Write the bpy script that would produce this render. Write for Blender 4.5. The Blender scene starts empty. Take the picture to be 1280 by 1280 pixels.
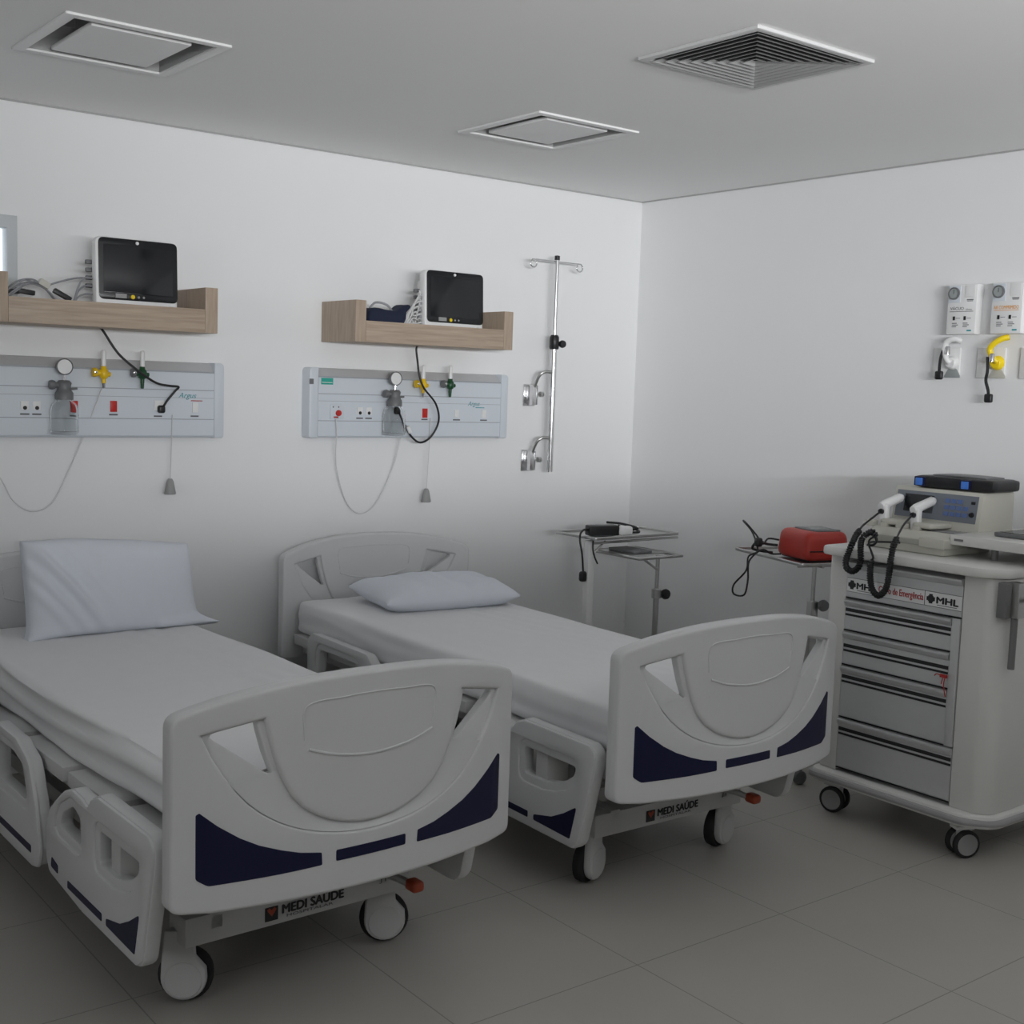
import bpy, bmesh, math, random
from mathutils import Vector, Matrix, noise
from mathutils.geometry import tessellate_polygon
random.seed(7)
SC = bpy.context.scene
COL = SC.collection
PI = math.pi

# ------------------------------------------------------------------ camera, world, light, exposure
cd = bpy.data.cameras.new('camera'); cam = bpy.data.objects.new('camera', cd); COL.objects.link(cam)
cd.sensor_width = 36.0; cd.lens = 43.46; cd.clip_start = 0.05
cam.matrix_world = Matrix(((0.79028858, 0.03559606, -0.61169999, 0.0),
                           (-0.61183848, 0.09982206, -0.78465867, 0.0),
                           (0.0331304, 0.99436838, 0.10066728, 1.59),
                           (0, 0, 0, 1)))
SC.camera = cam
W = bpy.data.worlds.new('world'); SC.world = W; W.use_nodes = True
W.node_tree.nodes['Background'].inputs[0].default_value = (0.86, 0.93, 1.0, 1)
W.node_tree.nodes['Background'].inputs[1].default_value = 1.6
SC.view_settings.view_transform = 'Standard'; SC.view_settings.look = 'None'
SC.view_settings.exposure = 0.0; SC.view_settings.gamma = 1.0
SC.view_settings.use_curve_mapping = False

XR, YB, H = 4.677, 4.95, 2.601            # right wall, back wall, ceiling
XL, YF = -2.6, -3.2

def area(name, loc, target, sx, sy, watts, spread, col=(1, 1, 1)):
    l = bpy.data.lights.new(name, 'AREA'); l.shape = 'RECTANGLE'; l.size = sx; l.size_y = sy
    l.energy = watts; l.spread = math.radians(spread); l.color = col
    o = bpy.data.objects.new(name, l); COL.objects.link(o); o.location = loc
    d = Vector(target) - Vector(loc)
    o.rotation_euler = d.to_track_quat('-Z', 'Y').to_euler()
    return o
# added unseen strip light behind the camera, brightens the upper walls and corner
area('added_strip_light', (0.3, YF + 0.06, 1.89), (XR, 4.3, 1.98), 3.2, 0.17, 30.5, 58, (0.97, 0.985, 1.0))
# added soft fill in front of the solid left wall, out of view
area('added_side_fill', (XL + 0.04, 1.6, 1.75), (2.5, 2.2, 1.9), 2.6, 1.1, 22, 160, (0.98, 0.99, 1.0))

# added fill behind the camera, washing the ceiling for more ambient light
area('added_ceiling_fill', (1.9, -0.95, 1.70), (2.1, 0.45, 2.6), 4.0, 0.1, 32, 85, (0.985, 0.99, 1.0))

# ------------------------------------------------------------------ materials
MATS = {}
def mat(name, col, rough=0.5, metal=0.0, noise_amt=0.04, noise_scale=8.0, bump=0.0, bump_scale=200.0, trans=0.0, emit=None, ior=1.45, spec=0.5):
    if name in MATS: return MATS[name]
    m = bpy.data.materials.new(name); m.use_nodes = True
    nt = m.node_tree; b = nt.nodes['Principled BSDF']
    b.inputs['Roughness'].default_value = rough; b.inputs['Metallic'].default_value = metal
    b.inputs['Specular IOR Level'].default_value = spec
    c = (*col, 1)
    tc = nt.nodes.new('ShaderNodeTexCoord')
    if noise_amt > 0:
        n = nt.nodes.new('ShaderNodeTexNoise'); n.inputs['Scale'].default_value = noise_scale; n.inputs['Detail'].default_value = 3
        r = nt.nodes.new('ShaderNodeValToRGB')
        r.color_ramp.elements[0].color = tuple(v * (1 - noise_amt) for v in col) + (1,)
        r.color_ramp.elements[1].color = tuple(min(1, v * (1 + noise_amt)) for v in col) + (1,)
        nt.links.new(tc.outputs['Object'], n.inputs['Vector']); nt.links.new(n.outputs['Fac'], r.inputs['Fac'])
        nt.links.new(r.outputs['Color'], b.inputs['Base Color'])
    else:
        b.inputs['Base Color'].default_value = c
    if bump > 0:
        n2 = nt.nodes.new('ShaderNodeTexNoise'); n2.inputs['Scale'].default_value = bump_scale
        bp = nt.nodes.new('ShaderNodeBump'); bp.inputs['Strength'].default_value = bump; bp.inputs['Distance'].default_value = 0.002
        nt.links.new(tc.outputs['Object'], n2.inputs['Vector']); nt.links.new(n2.outputs['Fac'], bp.inputs['Height'])
        nt.links.new(bp.outputs['Normal'], b.inputs['Normal'])
    if trans > 0:
        b.inputs['Transmission Weight'].default_value = trans; b.inputs['IOR'].default_value = ior
    if emit:
        b.inputs['Emission Color'].default_value = (*emit[:3], 1); b.inputs['Emission Strength'].default_value = emit[3]
    MATS[name] = m
    return m

WALL = mat('wall_paint', (0.86, 0.865, 0.87), 0.62, noise_amt=0.012, noise_scale=2.5, bump=0.05, bump_scale=300)
CEIL = mat('ceiling_paint', (0.88, 0.88, 0.875), 0.8, noise_amt=0.012, noise_scale=2)
DARKWALL = mat('bounce_cut_grey', (0.22, 0.22, 0.22), 0.8, noise_amt=0.02)  # dark to cut bounce light, on unseen walls and the added half wall
BED = mat('bed_plastic', (0.66, 0.665, 0.67), 0.38, noise_amt=0.02, noise_scale=5, bump=0.06, bump_scale=500)
BEDM = mat('bed_painted_steel', (0.62, 0.62, 0.62), 0.4, noise_amt=0.03)
DECK = mat('bed_deck_grey', (0.5, 0.5, 0.5), 0.5)
NAVY = mat('navy_inlay', (0.008, 0.009, 0.042), 0.4, noise_amt=0.05, spec=0.3)
SHEET = mat('sheet_cotton', (0.83, 0.835, 0.845), 0.9, noise_amt=0.02, noise_scale=20, bump=0.15, bump_scale=700)
PILLOW = mat('pillow_cotton', (0.78, 0.82, 0.89), 0.9, noise_amt=0.02, noise_scale=20, bump=0.15, bump_scale=700)
BLACK = mat('black_plastic', (0.012, 0.012, 0.014), 0.4, noise_amt=0.1)
RUBBER = mat('black_rubber', (0.018, 0.018, 0.018), 0.7, noise_amt=0.1)
SCREEN = mat('dark_screen', (0.012, 0.013, 0.016), 0.12, noise_amt=0.0)
BEZEL = mat('monitor_bezel', (0.006, 0.007, 0.009), 0.25, noise_amt=0.0)
WHITE = mat('white_plastic', (0.82, 0.82, 0.82), 0.35, noise_amt=0.015)
GREYP = mat('grey_plastic', (0.33, 0.33, 0.33), 0.5)
MIDG = mat('mid_grey_plastic', (0.16, 0.165, 0.17), 0.45)
CHROME = mat('chrome', (0.72, 0.72, 0.73), 0.16, 1.0, noise_amt=0.02)
STEEL = mat('brushed_steel', (0.56, 0.56, 0.55), 0.3, 1.0, noise_amt=0.06, noise_scale=40)
ALU = mat('drawer_aluminium', (0.62, 0.63, 0.63), 0.42, 0.35, noise_amt=0.03, noise_scale=30)
GREYM = mat('grey_painted_metal', (0.2, 0.2, 0.2), 0.45, 0.3)
PANEL = mat('pale_blue_panel', (0.66, 0.71, 0.765), 0.35, noise_amt=0.01)
PANELC = mat('panel_cove_grey', (0.56, 0.57, 0.585), 0.4, noise_amt=0.02)
SEAM = mat('panel_seam', (0.36, 0.385, 0.42), 0.5, noise_amt=0.02)
INK = mat('dark_ink', (0.02, 0.02, 0.022), 0.6, noise_amt=0)
INKG = mat('grey_ink', (0.13, 0.13, 0.14), 0.6, noise_amt=0)
INKR = mat('red_ink', (0.42, 0.03, 0.03), 0.6, noise_amt=0)
INKO = mat('orange_ink', (0.85, 0.42, 0.10), 0.6, noise_amt=0)
INKT = mat('teal_ink', (0.02, 0.32, 0.36), 0.6, noise_amt=0)
RED = mat('red_plastic', (0.55, 0.02, 0.015), 0.35, noise_amt=0.06)
REDAED = mat('red_case', (0.47, 0.035, 0.022), 0.4, noise_amt=0.06)
ORANGE = mat('orange_plastic', (0.40, 0.06, 0.02), 0.4)
YEL = mat('yellow_plastic', (0.85, 0.55, 0.01), 0.35)
YELW = mat('yellow_hose', (0.95, 0.70, 0.01), 0.4)
GRN = mat('dark_green_plastic', (0.01, 0.07, 0.025), 0.35)
TEAL = mat('teal_label', (0.02, 0.38, 0.30), 0.5, noise_amt=0.03)
BLUE = mat('blue_latch', (0.06, 0.19, 0.62), 0.35)
BEIGE = mat('beige_plastic', (0.56, 0.55, 0.49), 0.5, noise_amt=0.03)
BEIGED = mat('grey_beige_plastic', (0.40, 0.395, 0.36), 0.5, noise_amt=0.03)
KEYPAD = mat('blue_grey_faceplate', (0.17, 0.19, 0.22), 0.45, noise_amt=0.04)
KEYB = mat('blue_key', (0.10, 0.16, 0.36), 0.5)
CLOTHB = mat('navy_cloth', (0.012, 0.018, 0.045), 0.9, noise_amt=0.15, noise_scale=60)
CABLEG = mat('grey_cable', (0.30, 0.31, 0.33), 0.5)
CABLEW = mat('white_cable', (0.66, 0.66, 0.66), 0.5)
TUBEC = mat('clear_tube', (0.74, 0.74, 0.75), 0.25, noise_amt=0.0)
LIGHTP = mat('white_diffuser', (0.84, 0.84, 0.84), 0.5, noise_amt=0.01)
RECESS = mat('recess_grey', (0.42, 0.42, 0.42), 0.7, noise_amt=0.02)
VENT = mat('vent_white', (0.60, 0.60, 0.60), 0.5, noise_amt=0.02)
SLAT = mat('vent_slat_grey', (0.42, 0.42, 0.42), 0.5, noise_amt=0.02)
VENTD = mat('vent_dark', (0.05, 0.05, 0.05), 0.8, noise_amt=0)
GLASS = mat('jar_glass', (0.99, 1.0, 0.998), 0.03, noise_amt=0, trans=1.0, ior=1.16)
PANE = mat('window_glass', (1, 1, 1), 0.0, noise_amt=0, trans=1.0, ior=1.02)
FRAMEW = mat('window_frame_grey', (0.60, 0.63, 0.65), 0.5, noise_amt=0.02)
SCRG = mat('grey_lcd', (0.33, 0.36, 0.36), 0.25, noise_amt=0.02)
CARTW = mat('cart_plastic', (0.70, 0.70, 0.675), 0.42, noise_amt=0.02, bump=0.05, bump_scale=400)
BUMPG = mat('grey_bumper', (0.36, 0.355, 0.36), 0.5, noise_amt=0.03)

def wood_mat(name, sc):
    m = bpy.data.materials.new(name); m.use_nodes = True; nt = m.node_tree; b = nt.nodes['Principled BSDF']
    b.inputs['Roughness'].default_value = 0.5
    tc = nt.nodes.new('ShaderNodeTexCoord'); mp = nt.nodes.new('ShaderNodeMapping'); mp.inputs['Scale'].default_value = sc
    n = nt.nodes.new('ShaderNodeTexNoise'); n.inputs['Scale'].default_value = 2.0; n.inputs['Detail'].default_value = 6; n.inputs['Distortion'].default_value = 0.6
    r = nt.nodes.new('ShaderNodeValToRGB')
    r.color_ramp.elements[0].position = 0.3; r.color_ramp.elements[0].color = (0.36, 0.275, 0.205, 1)
    r.color_ramp.elements[1].position = 0.7; r.color_ramp.elements[1].color = (0.50, 0.40, 0.31, 1)
    nt.links.new(tc.outputs['Object'], mp.inputs['Vector']); nt.links.new(mp.outputs['Vector'], n.inputs['Vector'])
    nt.links.new(n.outputs['Fac'], r.inputs['Fac']); nt.links.new(r.outputs['Color'], b.inputs['Base Color'])
    return m
WOOD = wood_mat('pale_oak_laminate', (2.2, 30, 34)); WOODV = wood_mat('pale_oak_upright_grain', (30, 30, 2.6))

def floor_mat():
    m = bpy.data.materials.new('floor_tiles'); m.use_nodes = True; nt = m.node_tree; b = nt.nodes['Principled BSDF']
    b.inputs['Roughness'].default_value = 0.38; b.inputs['Specular IOR Level'].default_value = 0.35
    tc = nt.nodes.new('ShaderNodeTexCoord'); mp = nt.nodes.new('ShaderNodeMapping')
    mp.inputs['Location'].default_value = (-2.338, -2.955, 0)
    br = nt.nodes.new('ShaderNodeTexBrick'); br.offset = 0; br.squash = 1
    br.inputs['Scale'].default_value = 1.0; br.inputs['Brick Width'].default_value = 0.607; br.inputs['Row Height'].default_value = 0.592
    br.inputs['Mortar Size'].default_value = 0.0022; br.inputs['Mortar Smooth'].default_value = 0.3
    n = nt.nodes.new('ShaderNodeTexNoise'); n.inputs['Scale'].default_value = 3.0; n.inputs['Detail'].default_value = 4
    r = nt.nodes.new('ShaderNodeValToRGB')
    r.color_ramp.elements[0].color = (0.395, 0.38, 0.35, 1); r.color_ramp.elements[1].color = (0.44, 0.425, 0.395, 1)
    nt.links.new(tc.outputs['Object'], mp.inputs['Vector']); nt.links.new(mp.outputs['Vector'], br.inputs['Vector'])
    nt.links.new(tc.outputs['Object'], n.inputs['Vector']); nt.links.new(n.outputs['Fac'], r.inputs['Fac'])
    nt.links.new(r.outputs['Color'], br.inputs['Color1']); nt.links.new(r.outputs['Color'], br.inputs['Color2'])
    br.inputs['Mortar'].default_value = (0.25, 0.24, 0.22, 1)
    nt.links.new(br.outputs['Color'], b.inputs['Base Color'])
    return m
FLOOR = floor_mat()

# ------------------------------------------------------------------ mesh helpers
def thing(name, label, cat, loc=(0, 0, 0), yaw=0.0, group=None):
    o = bpy.data.objects.new(name, None); COL.objects.link(o); o.empty_display_size = 0.05
    o.location = loc; o.rotation_euler = (0, 0, yaw)
    o['label'] = label; o['category'] = cat
    if group: o['group'] = group
    return o
def tag(o, label, cat, group=None):
    o['label'] = label; o['category'] = cat
    if group: o['group'] = group
    return o
def build(name, bm, m, parent=None, smooth=40, label=None):
    bmesh.ops.recalc_face_normals(bm, faces=bm.faces[:])
    me = bpy.data.meshes.new(name); bm.to_mesh(me); bm.free()
    if m: me.materials.append(m)
    if smooth:
        for p in me.polygons: p.use_smooth = True
        me.set_sharp_from_angle(angle=math.radians(smooth))
    o = bpy.data.objects.new(name, me); COL.objects.link(o)
    if parent: o.parent = parent
    if label: o['label'] = label
    return o
def struct(name, bm, m, parent=None):
    o = build(name, bm, m, parent, smooth=30)
    if not parent: o['kind'] = 'structure'
    return o
def dup(root, loc=None, yaw=None, label=None, group=None):
    r = root.copy(); COL.objects.link(r)
    if loc is not None: r.location = loc
    if yaw is not None: r.rotation_euler = (0, 0, yaw)
    if label: r['label'] = label
    if group: r['group'] = group
    for ch in list(root.children):
        c = ch.copy(); COL.objects.link(c); c.parent = r
        for g in list(ch.children):
            d = g.copy(); COL.objects.link(d); d.parent = c
    return r

def box(bm, x0, x1, y0, y1, z0, z1, M=None):
    vs = [bm.verts.new((x, y, z)) for z in (z0, z1) for y in (y0, y1) for x in (x0, x1)]
    if M:
        for v in vs: v.co = M @ v.co
    for f in ((0, 1, 3, 2), (4, 6, 7, 5), (0, 4, 5, 1), (2, 3, 7, 6), (0, 2, 6, 4), (1, 5, 7, 3)):
        bm.faces.new([vs[i] for i in f])
def bxo(name, dims, m, parent=None, r=0.0, label=None, M=None):
    """rounded box object"""
    bm = bmesh.new(); box(bm, *dims, M=M)
    if r > 0: bmesh.ops.bevel(bm, geom=bm.edges[:], offset=r, segments=2, profile=0.6, affect='EDGES')
    return build(name, bm, m, parent, label=label)
def rbox(bm, x0, x1, y0, y1, z0, z1, r=0.005, seg=2, M=None):
    t = bmesh.new(); box(t, x0, x1, y0, y1, z0, z1)
    if r > 0: bmesh.ops.bevel(t, geom=t.edges[:], offset=r, segments=seg, profile=0.6, affect='EDGES')
    merge(bm, t, M)
def merge(bm, t, M=None):
    mp = {}
    for v in t.verts: mp[v] = bm.verts.new(M @ v.co if M else v.co)
    for f in t.faces:
        try: bm.faces.new([mp[v] for v in f.verts])
        except ValueError: pass
    t.free()

def fillet(pts, r, n=4):
    """round the corners of a closed polygon; r a number or one per corner"""
    out = []; N = len(pts)
    for i in range(N):
        p = Vector(pts[i]); a = Vector(pts[i - 1]); b = Vector(pts[(i + 1) % N])
        ri = r[i] if isinstance(r, (list, tuple)) else r
        da = a - p; db = b - p
        if ri <= 0 or da.length < 1e-6 or db.length < 1e-6: out.append((p.x, p.y)); continue
        ang = da.angle(db)
        if ang > 2.9: out.append((p.x, p.y)); continue
        t = min(ri / math.tan(ang / 2), da.length * 0.48, db.length * 0.48)
        p0 = p + da.normalized() * t; p1 = p + db.normalized() * t
        for k in range(n + 1):
            s = k / n
            q = p0 * (1 - s) ** 2 + p * 2 * s * (1 - s) + p1 * s * s
            out.append((q.x, q.y))
    return out
def rrect(x0, x1, y0, y1, r, n=4):
    return fillet([(x0, y0), (x1, y0), (x1, y1), (x0, y1)], r, n)
def circle(cx, cy, r, n=24):
    return [(cx + r * math.cos(2 * PI * i / n), cy + r * math.sin(2 * PI * i / n)) for i in range(n)]
def spline(P, n=8, closed=False):
    P = [Vector(p) for p in P]; out = []; N = len(P)
    rng = range(N if closed else N - 1)
    for i in rng:
        p1 = P[i]; p2 = P[(i + 1) % N]
        p0 = P[i - 1] if (closed or i > 0) else p1 * 2 - p2
        p3 = P[(i + 2) % N] if (closed or i + 2 < N) else p2 * 2 - p1
        for k in range(n):
            t = k / n
            out.append(0.5 * ((2 * p1) + (p2 - p0) * t + (2 * p0 - 5 * p1 + 4 * p2 - p3) * t * t + (3 * p1 - p0 - 3 * p2 + p3) * t ** 3))
    if not closed: out.append(P[-1])
    return out
def sarea(p): return sum(p[i - 1][0] * p[i][1] - p[i][0] * p[i - 1][1] for i in range(len(p))) / 2
def inset(loop, d):
    N = len(loop); out = []
    for i in range(N):
        p = Vector(loop[i]); a = Vector(loop[i - 1]); b = Vector(loop[(i + 1) % N])
        e1 = (p - a); e2 = (b - p)
        if e1.length < 1e-7: e1 = e2
        if e2.length < 1e-7: e2 = e1
        n1 = Vector((-e1.y, e1.x)).normalized(); n2 = Vector((-e2.y, e2.x)).normalized()
        m = n1 + n2
        if m.length < 1e-4: m = n1
        m.normalize(); c = max(0.5, m.dot(n1))
        q = p + m * (d / c); out.append((q.x, q.y))
    return out
def prism(bm, loops, w0, w1, r=0.0, fmap=None, cuts=None, seg=2, back_r=None):
    """extrude outline (loops[0]) with holes (loops[1:]) in (u,v) from w0 (front) to w1, edges rounded by r; fmap(u,v,w)->xyz"""
    loops = [list(l) for l in loops]
    for i, l in enumerate(loops):
        clean = [p for k, p in enumerate(l) if (Vector(p) - Vector(l[k - 1])).length > 1e-5]
        if (sarea(clean) > 0) != (i == 0): clean.reverse()
        loops[i] = clean
    if back_r is None: back_r = r
    prof = []
    if r > 0:
        for k in range(seg + 1):
            a = k / seg * PI / 2; prof.append((r * (1 - math.sin(a)), w0 + r * (1 - math.cos(a))))
    else: prof.append((0, w0))
    if back_r > 0:
        for k in range(seg + 1):
            a = k / seg * PI / 2; prof.append((back_r * (1 - math.cos(a)), w1 - back_r * (1 - math.sin(a))))
    else: prof.append((0, w1))
    t = bmesh.new(); first = []; last = []
    for l in loops:
        rings = []
        for d, w in prof:
            q = inset(l, d) if d > 1e-9 else l
            rings.append([t.verts.new((p[0], p[1], w)) for p in q])
        for a, b in zip(rings, rings[1:]):
            for i in range(len(l)):
                j = (i + 1) % len(l)
                t.faces.new((a[i], a[j], b[j], b[i]))
        first.append(rings[0]); last.append(rings[-1])
    for rr in (first, last):
        flat = [v for l in rr for v in l]
        for tri in tessellate_polygon([[Vector((v.co.x, v.co.y, 0)) for v in l] for l in rr]):
            try: t.faces.new([flat[i] for i in tri])
            except ValueError: pass
    if cuts:
        for u in cuts:
            bmesh.ops.bisect_plane(t, geom=t.verts[:] + t.edges[:] + t.faces[:], plane_co=(u, 0, 0), plane_no=(1, 0, 0), dist=1e-6)
    if fmap:
        for v in t.verts: v.co = fmap(*v.co)
    bmesh.ops.recalc_face_normals(t, faces=t.faces[:])
    merge(bm, t)
XZ = lambda u, v, w: Vector((u, w, v))          # front faces -y
XY = lambda u, v, w: Vector((u, v, w))
def tube(bm, pts, rad, n=8, closed=False, cap=True):
    P = [Vector(p) for p in pts]; N = len(P)
    rads = rad if isinstance(rad, (list, tuple)) else [rad] * N
    T = []
    for i in range(N):
        if closed: d = P[(i + 1) % N] - P[i - 1]
        else: d = P[min(i + 1, N - 1)] - P[max(i - 1, 0)]
        T.append(d.normalized() if d.length > 1e-9 else Vector((0, 0, 1)))
    up = Vector((0, 0, 1)) if abs(T[0].z) < 0.9 else Vector((1, 0, 0))
    nrm = (up - T[0] * up.dot(T[0])).normalized(); rings = []
    for i in range(N):
        nrm = (nrm - T[i] * nrm.dot(T[i]))
        nrm = nrm.normalized() if nrm.length > 1e-6 else T[i].orthogonal().normalized()
        b = T[i].cross(nrm)
        rings.append([bm.verts.new(P[i] + (nrm * math.cos(2 * PI * k / n) + b * math.sin(2 * PI * k / n)) * rads[i]) for k in range(n)])
    for i in range(N if closed else N - 1):
        a = rings[i]; c = rings[(i + 1) % N]
        for k in range(n):
            try: bm.faces.new((a[k], a[(k + 1) % n], c[(k + 1) % n], c[k]))
            except ValueError: pass
    if cap and not closed:
        bm.faces.new(rings[0][::-1]); bm.faces.new(rings[-1])
def lathe(bm, prof, axis_o=(0, 0, 0), axis='Z', n=24, M=None):
    """prof = [(r, h)...]"""
    t = bmesh.new(); rings = []
    for r, h in prof:
        if r < 1e-6: rings.append([t.verts.new((0, 0, h))])
        else: rings.append([t.verts.new((r * math.cos(2 * PI * k / n), r * math.sin(2 * PI * k / n), h)) for k in range(n)])
    for a, b in zip(rings, rings[1:]):
        for k in range(n):
            k2 = (k + 1) % n
            vs = [a[k % len(a)], a[k2 % len(a)], b[k2 % len(b)], b[k % len(b)]]
            vs2 = []
            for v in vs:
                if v not in vs2: vs2.append(v)
            if len(vs2) >= 3:
                try: t.faces.new(vs2)
                except ValueError: pass
    if len(rings[0]) > 1: t.faces.new(rings[0][::-1])
    if len(rings[-1]) > 1: t.faces.new(rings[-1])
    R = {'Z': Matrix.Identity(4), 'Y': Matrix.Rotation(PI / 2, 4, 'X'), 'X': Matrix.Rotation(PI / 2, 4, 'Y')}[axis]   # Y: height runs towards -y
    MM = Matrix.Translation(axis_o) @ R
    if M: MM = M @ MM
    merge(bm, t, MM)
def rgrid(bm, sx, sy, sz, r, nx=24, ny=24, nz=6, fn=None, M=None):
    """subdivided box with rounded edges centred on the origin; fn moves each vertex"""
    t = bmesh.new(); h = Vector((sx / 2, sy / 2, sz / 2))
    def face(ax, sgn, na, nb):
        a, b = [(1, 2), (2, 0), (0, 1)][ax]
        g = []
        for i in range(na + 1):
            row = []
            for j in range(nb + 1):
                p = Vector((0, 0, 0)); p[ax] = sgn * h[ax]; p[a] = (2 * i / na - 1) * h[a]; p[b] = (2 * j / nb - 1) * h[b]
                row.append(t.verts.new(p))
            g.append(row)
        for i in range(na):
            for j in range(nb): t.faces.new((g[i][j], g[i + 1][j], g[i + 1][j + 1], g[i][j + 1]))
    for s in (-1, 1):
        face(0, s, ny, nz); face(1, s, nz, nx); face(2, s, nx, ny)
    bmesh.ops.remove_doubles(t, verts=t.verts[:], dist=1e-5)
    for v in t.verts:
        c = Vector([max(-h[k] + r, min(h[k] - r, v.co[k])) for k in range(3)])
        d = v.co - c
        if d.length > 1e-9: v.co = c + d.normalized() * min(r, d.length) if d.length > r else v.co
        if fn: v.co = fn(v.co.copy())
    bmesh.ops.recalc_face_normals(t, faces=t.faces[:])
    merge(bm, t, M)
def coil(path, R, turns_per_m, n=10):
    """helix round a path"""
    P = spline(path, 30); out = []; s = 0
    up = Vector((0.3, 0.5, 0.8))
    for i in range(len(P) - 1):
        d = P[i + 1] - P[i]; L = d.length
        if L < 1e-9: continue
        T = d.normalized(); a = (up - T * up.dot(T)).normalized(); b = T.cross(a)
        k = max(1, int(L * turns_per_m * n))
        for q in range(k):
            ss = s + L * q / k; ang = 2 * PI * turns_per_m * ss
            out.append(P[i] + d * (q / k) + (a * math.cos(ang) + b * math.sin(ang)) * R)
        s += L
    return out
def text(name, body, m, parent, origin, right, up, width, height, bold=0.0, shear=0.0, depth=0.0006, label=None):
    """flat lettering filling width x height from its lower left corner"""
    cu = bpy.data.curves.new(name, 'FONT'); cu.body = body; cu.offset = 0.0; cu.shear = shear; cu.extrude = 0.0; cu.resolution_u = 3
    ob = bpy.data.objects.new(name, cu); COL.objects.link(ob)
    bpy.context.view_layer.update()
    me = bpy.data.meshes.new_from_object(ob.evaluated_get(bpy.context.evaluated_depsgraph_get()))
    bpy.data.objects.remove(ob); bpy.data.curves.remove(cu)
    me.name = name
    xs = [v.co.x for v in me.vertices]; ys = [v.co.y for v in me.vertices]
    x0, x1, y0, y1 = min(xs), max(xs), min(ys), max(ys)
    r = Vector(right).normalized(); u = Vector(up).normalized(); nn = r.cross(u); o0 = Vector(origin)
    for v in me.vertices:
        v.co = o0 + r * ((v.co.x - x0) / (x1 - x0) * width) + u * ((v.co.y - y0) / (y1 - y0) * height) + nn * depth
    if bold > 0:                                                     # heavier strokes: the outline overlaid with small shifts
        bm = bmesh.new(); d = bold * width * .22
        for k, (a, b) in enumerate(((-1, 0), (1, 0), (0, -.7), (0, .7))):
            t = bmesh.new(); t.from_mesh(me); merge(bm, t, Matrix.Translation(r * (a * d) + u * (b * d) + nn * (k * 0.00008)))
        bm.to_mesh(me); bm.free()
    me.materials.clear(); me.materials.append(m)
    o = bpy.data.objects.new(name, me); COL.objects.link(o); o.parent = parent
    if label: o['label'] = label
    return o

# ------------------------------------------------------------------ room shell
T = 0.12
def quadbox(name, d, m):
    bm = bmesh.new(); box(bm, *d); return struct(name, bm, m)
quadbox('floor', (XL - T, XR + T, YF - T, YB + T, -0.1, 0.0), FLOOR)
LIGHTS = [(1.437, 3.896), (3.157, 3.903)]
bm = bmesh.new()
prism(bm, [[(XL - T, YF - T), (XR + T, YF - T), (XR + T, YB + T), (XL - T, YB + T)]] + [[(x - .222, y - .233), (x + .222, y - .233), (x + .222, y + .233), (x - .222, y + .233)] for x, y in LIGHTS], H, H + 0.1, 0, XY)
struct('ceiling', bm, CEIL)
quadbox('wall_right', (XR, XR + T, YF - T, YB + T, 0, H), WALL)
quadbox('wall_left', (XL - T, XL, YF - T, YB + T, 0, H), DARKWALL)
WX0, WX1, WZ0, WZ1 = 0.60, 1.405, 1.80, 2.145          # window opening in the back wall
bm = bmesh.new()
prism(bm, [[(XL, 0), (XR, 0), (XR, H), (XL, H)], [(WX0, WZ0), (WX1, WZ0), (WX1, WZ1), (WX0, WZ1)]], YB, YB + T, 0, XZ)
struct('wall_back', bm, WALL)
SX0, SX1, SZ0, SZ1 = -1.35, 1.95, 1.80, 1.98            # made-up slot behind the camera, beside the added strip light
bm = bmesh.new()
prism(bm, [[(XL, 0), (XR, 0), (XR, H), (XL, H)], [(SX0, SZ0), (SX1, SZ0), (SX1, SZ1), (SX0, SZ1)]], YF - T, YF, 0, XZ)
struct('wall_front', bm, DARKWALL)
quadbox('added_light_blocker', (XL, XR, -1.0, -0.9, 0, 1.625), DARKWALL)  # added unseen half wall, shades beds and lower walls from the strip light
# window 1: frame and pane
bm = bmesh.new()
prism(bm, [[(WX0 - 0.02, WZ0 - 0.02), (WX1 + 0.02, WZ0 - 0.02), (WX1 + 0.02, WZ1 + 0.028), (WX0 - 0.02, WZ1 + 0.028)],
           [(WX0 + 0.02, WZ0 + 0.02), (WX1 - 0.018, WZ0 + 0.02), (WX1 - 0.018, WZ1 - 0.02), (WX0 + 0.02, WZ1 - 0.02)]], YB - 0.012, YB + 0.05, 0.003, XZ)
win = struct('window_1', bm, FRAMEW)
bm = bmesh.new(); box(bm, WX0 + 0.015, WX1 - 0.013, YB + 0.02, YB + 0.026, WZ0 + 0.015, WZ1 - 0.015)
p = build('window_pane', bm, PANE, win, 0)
# grey strips painting in the shadow gap under the ceiling, guard rail low on the back wall
bm = bmesh.new(); box(bm, XL, XR, YB - 0.006, YB, H - 0.006, H); struct('gap_shade_1', bm, RECESS)
bm = bmesh.new(); box(bm, XR - 0.006, XR, YF, YB - 0.006, H - 0.006, H); struct('gap_shade_2', bm, RECESS)
bm = bmesh.new(); rbox(bm, XL, 2.95, YB - 0.02, YB, 0.26, 0.34, 0.006); struct('trim_3', bm, BED)

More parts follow.
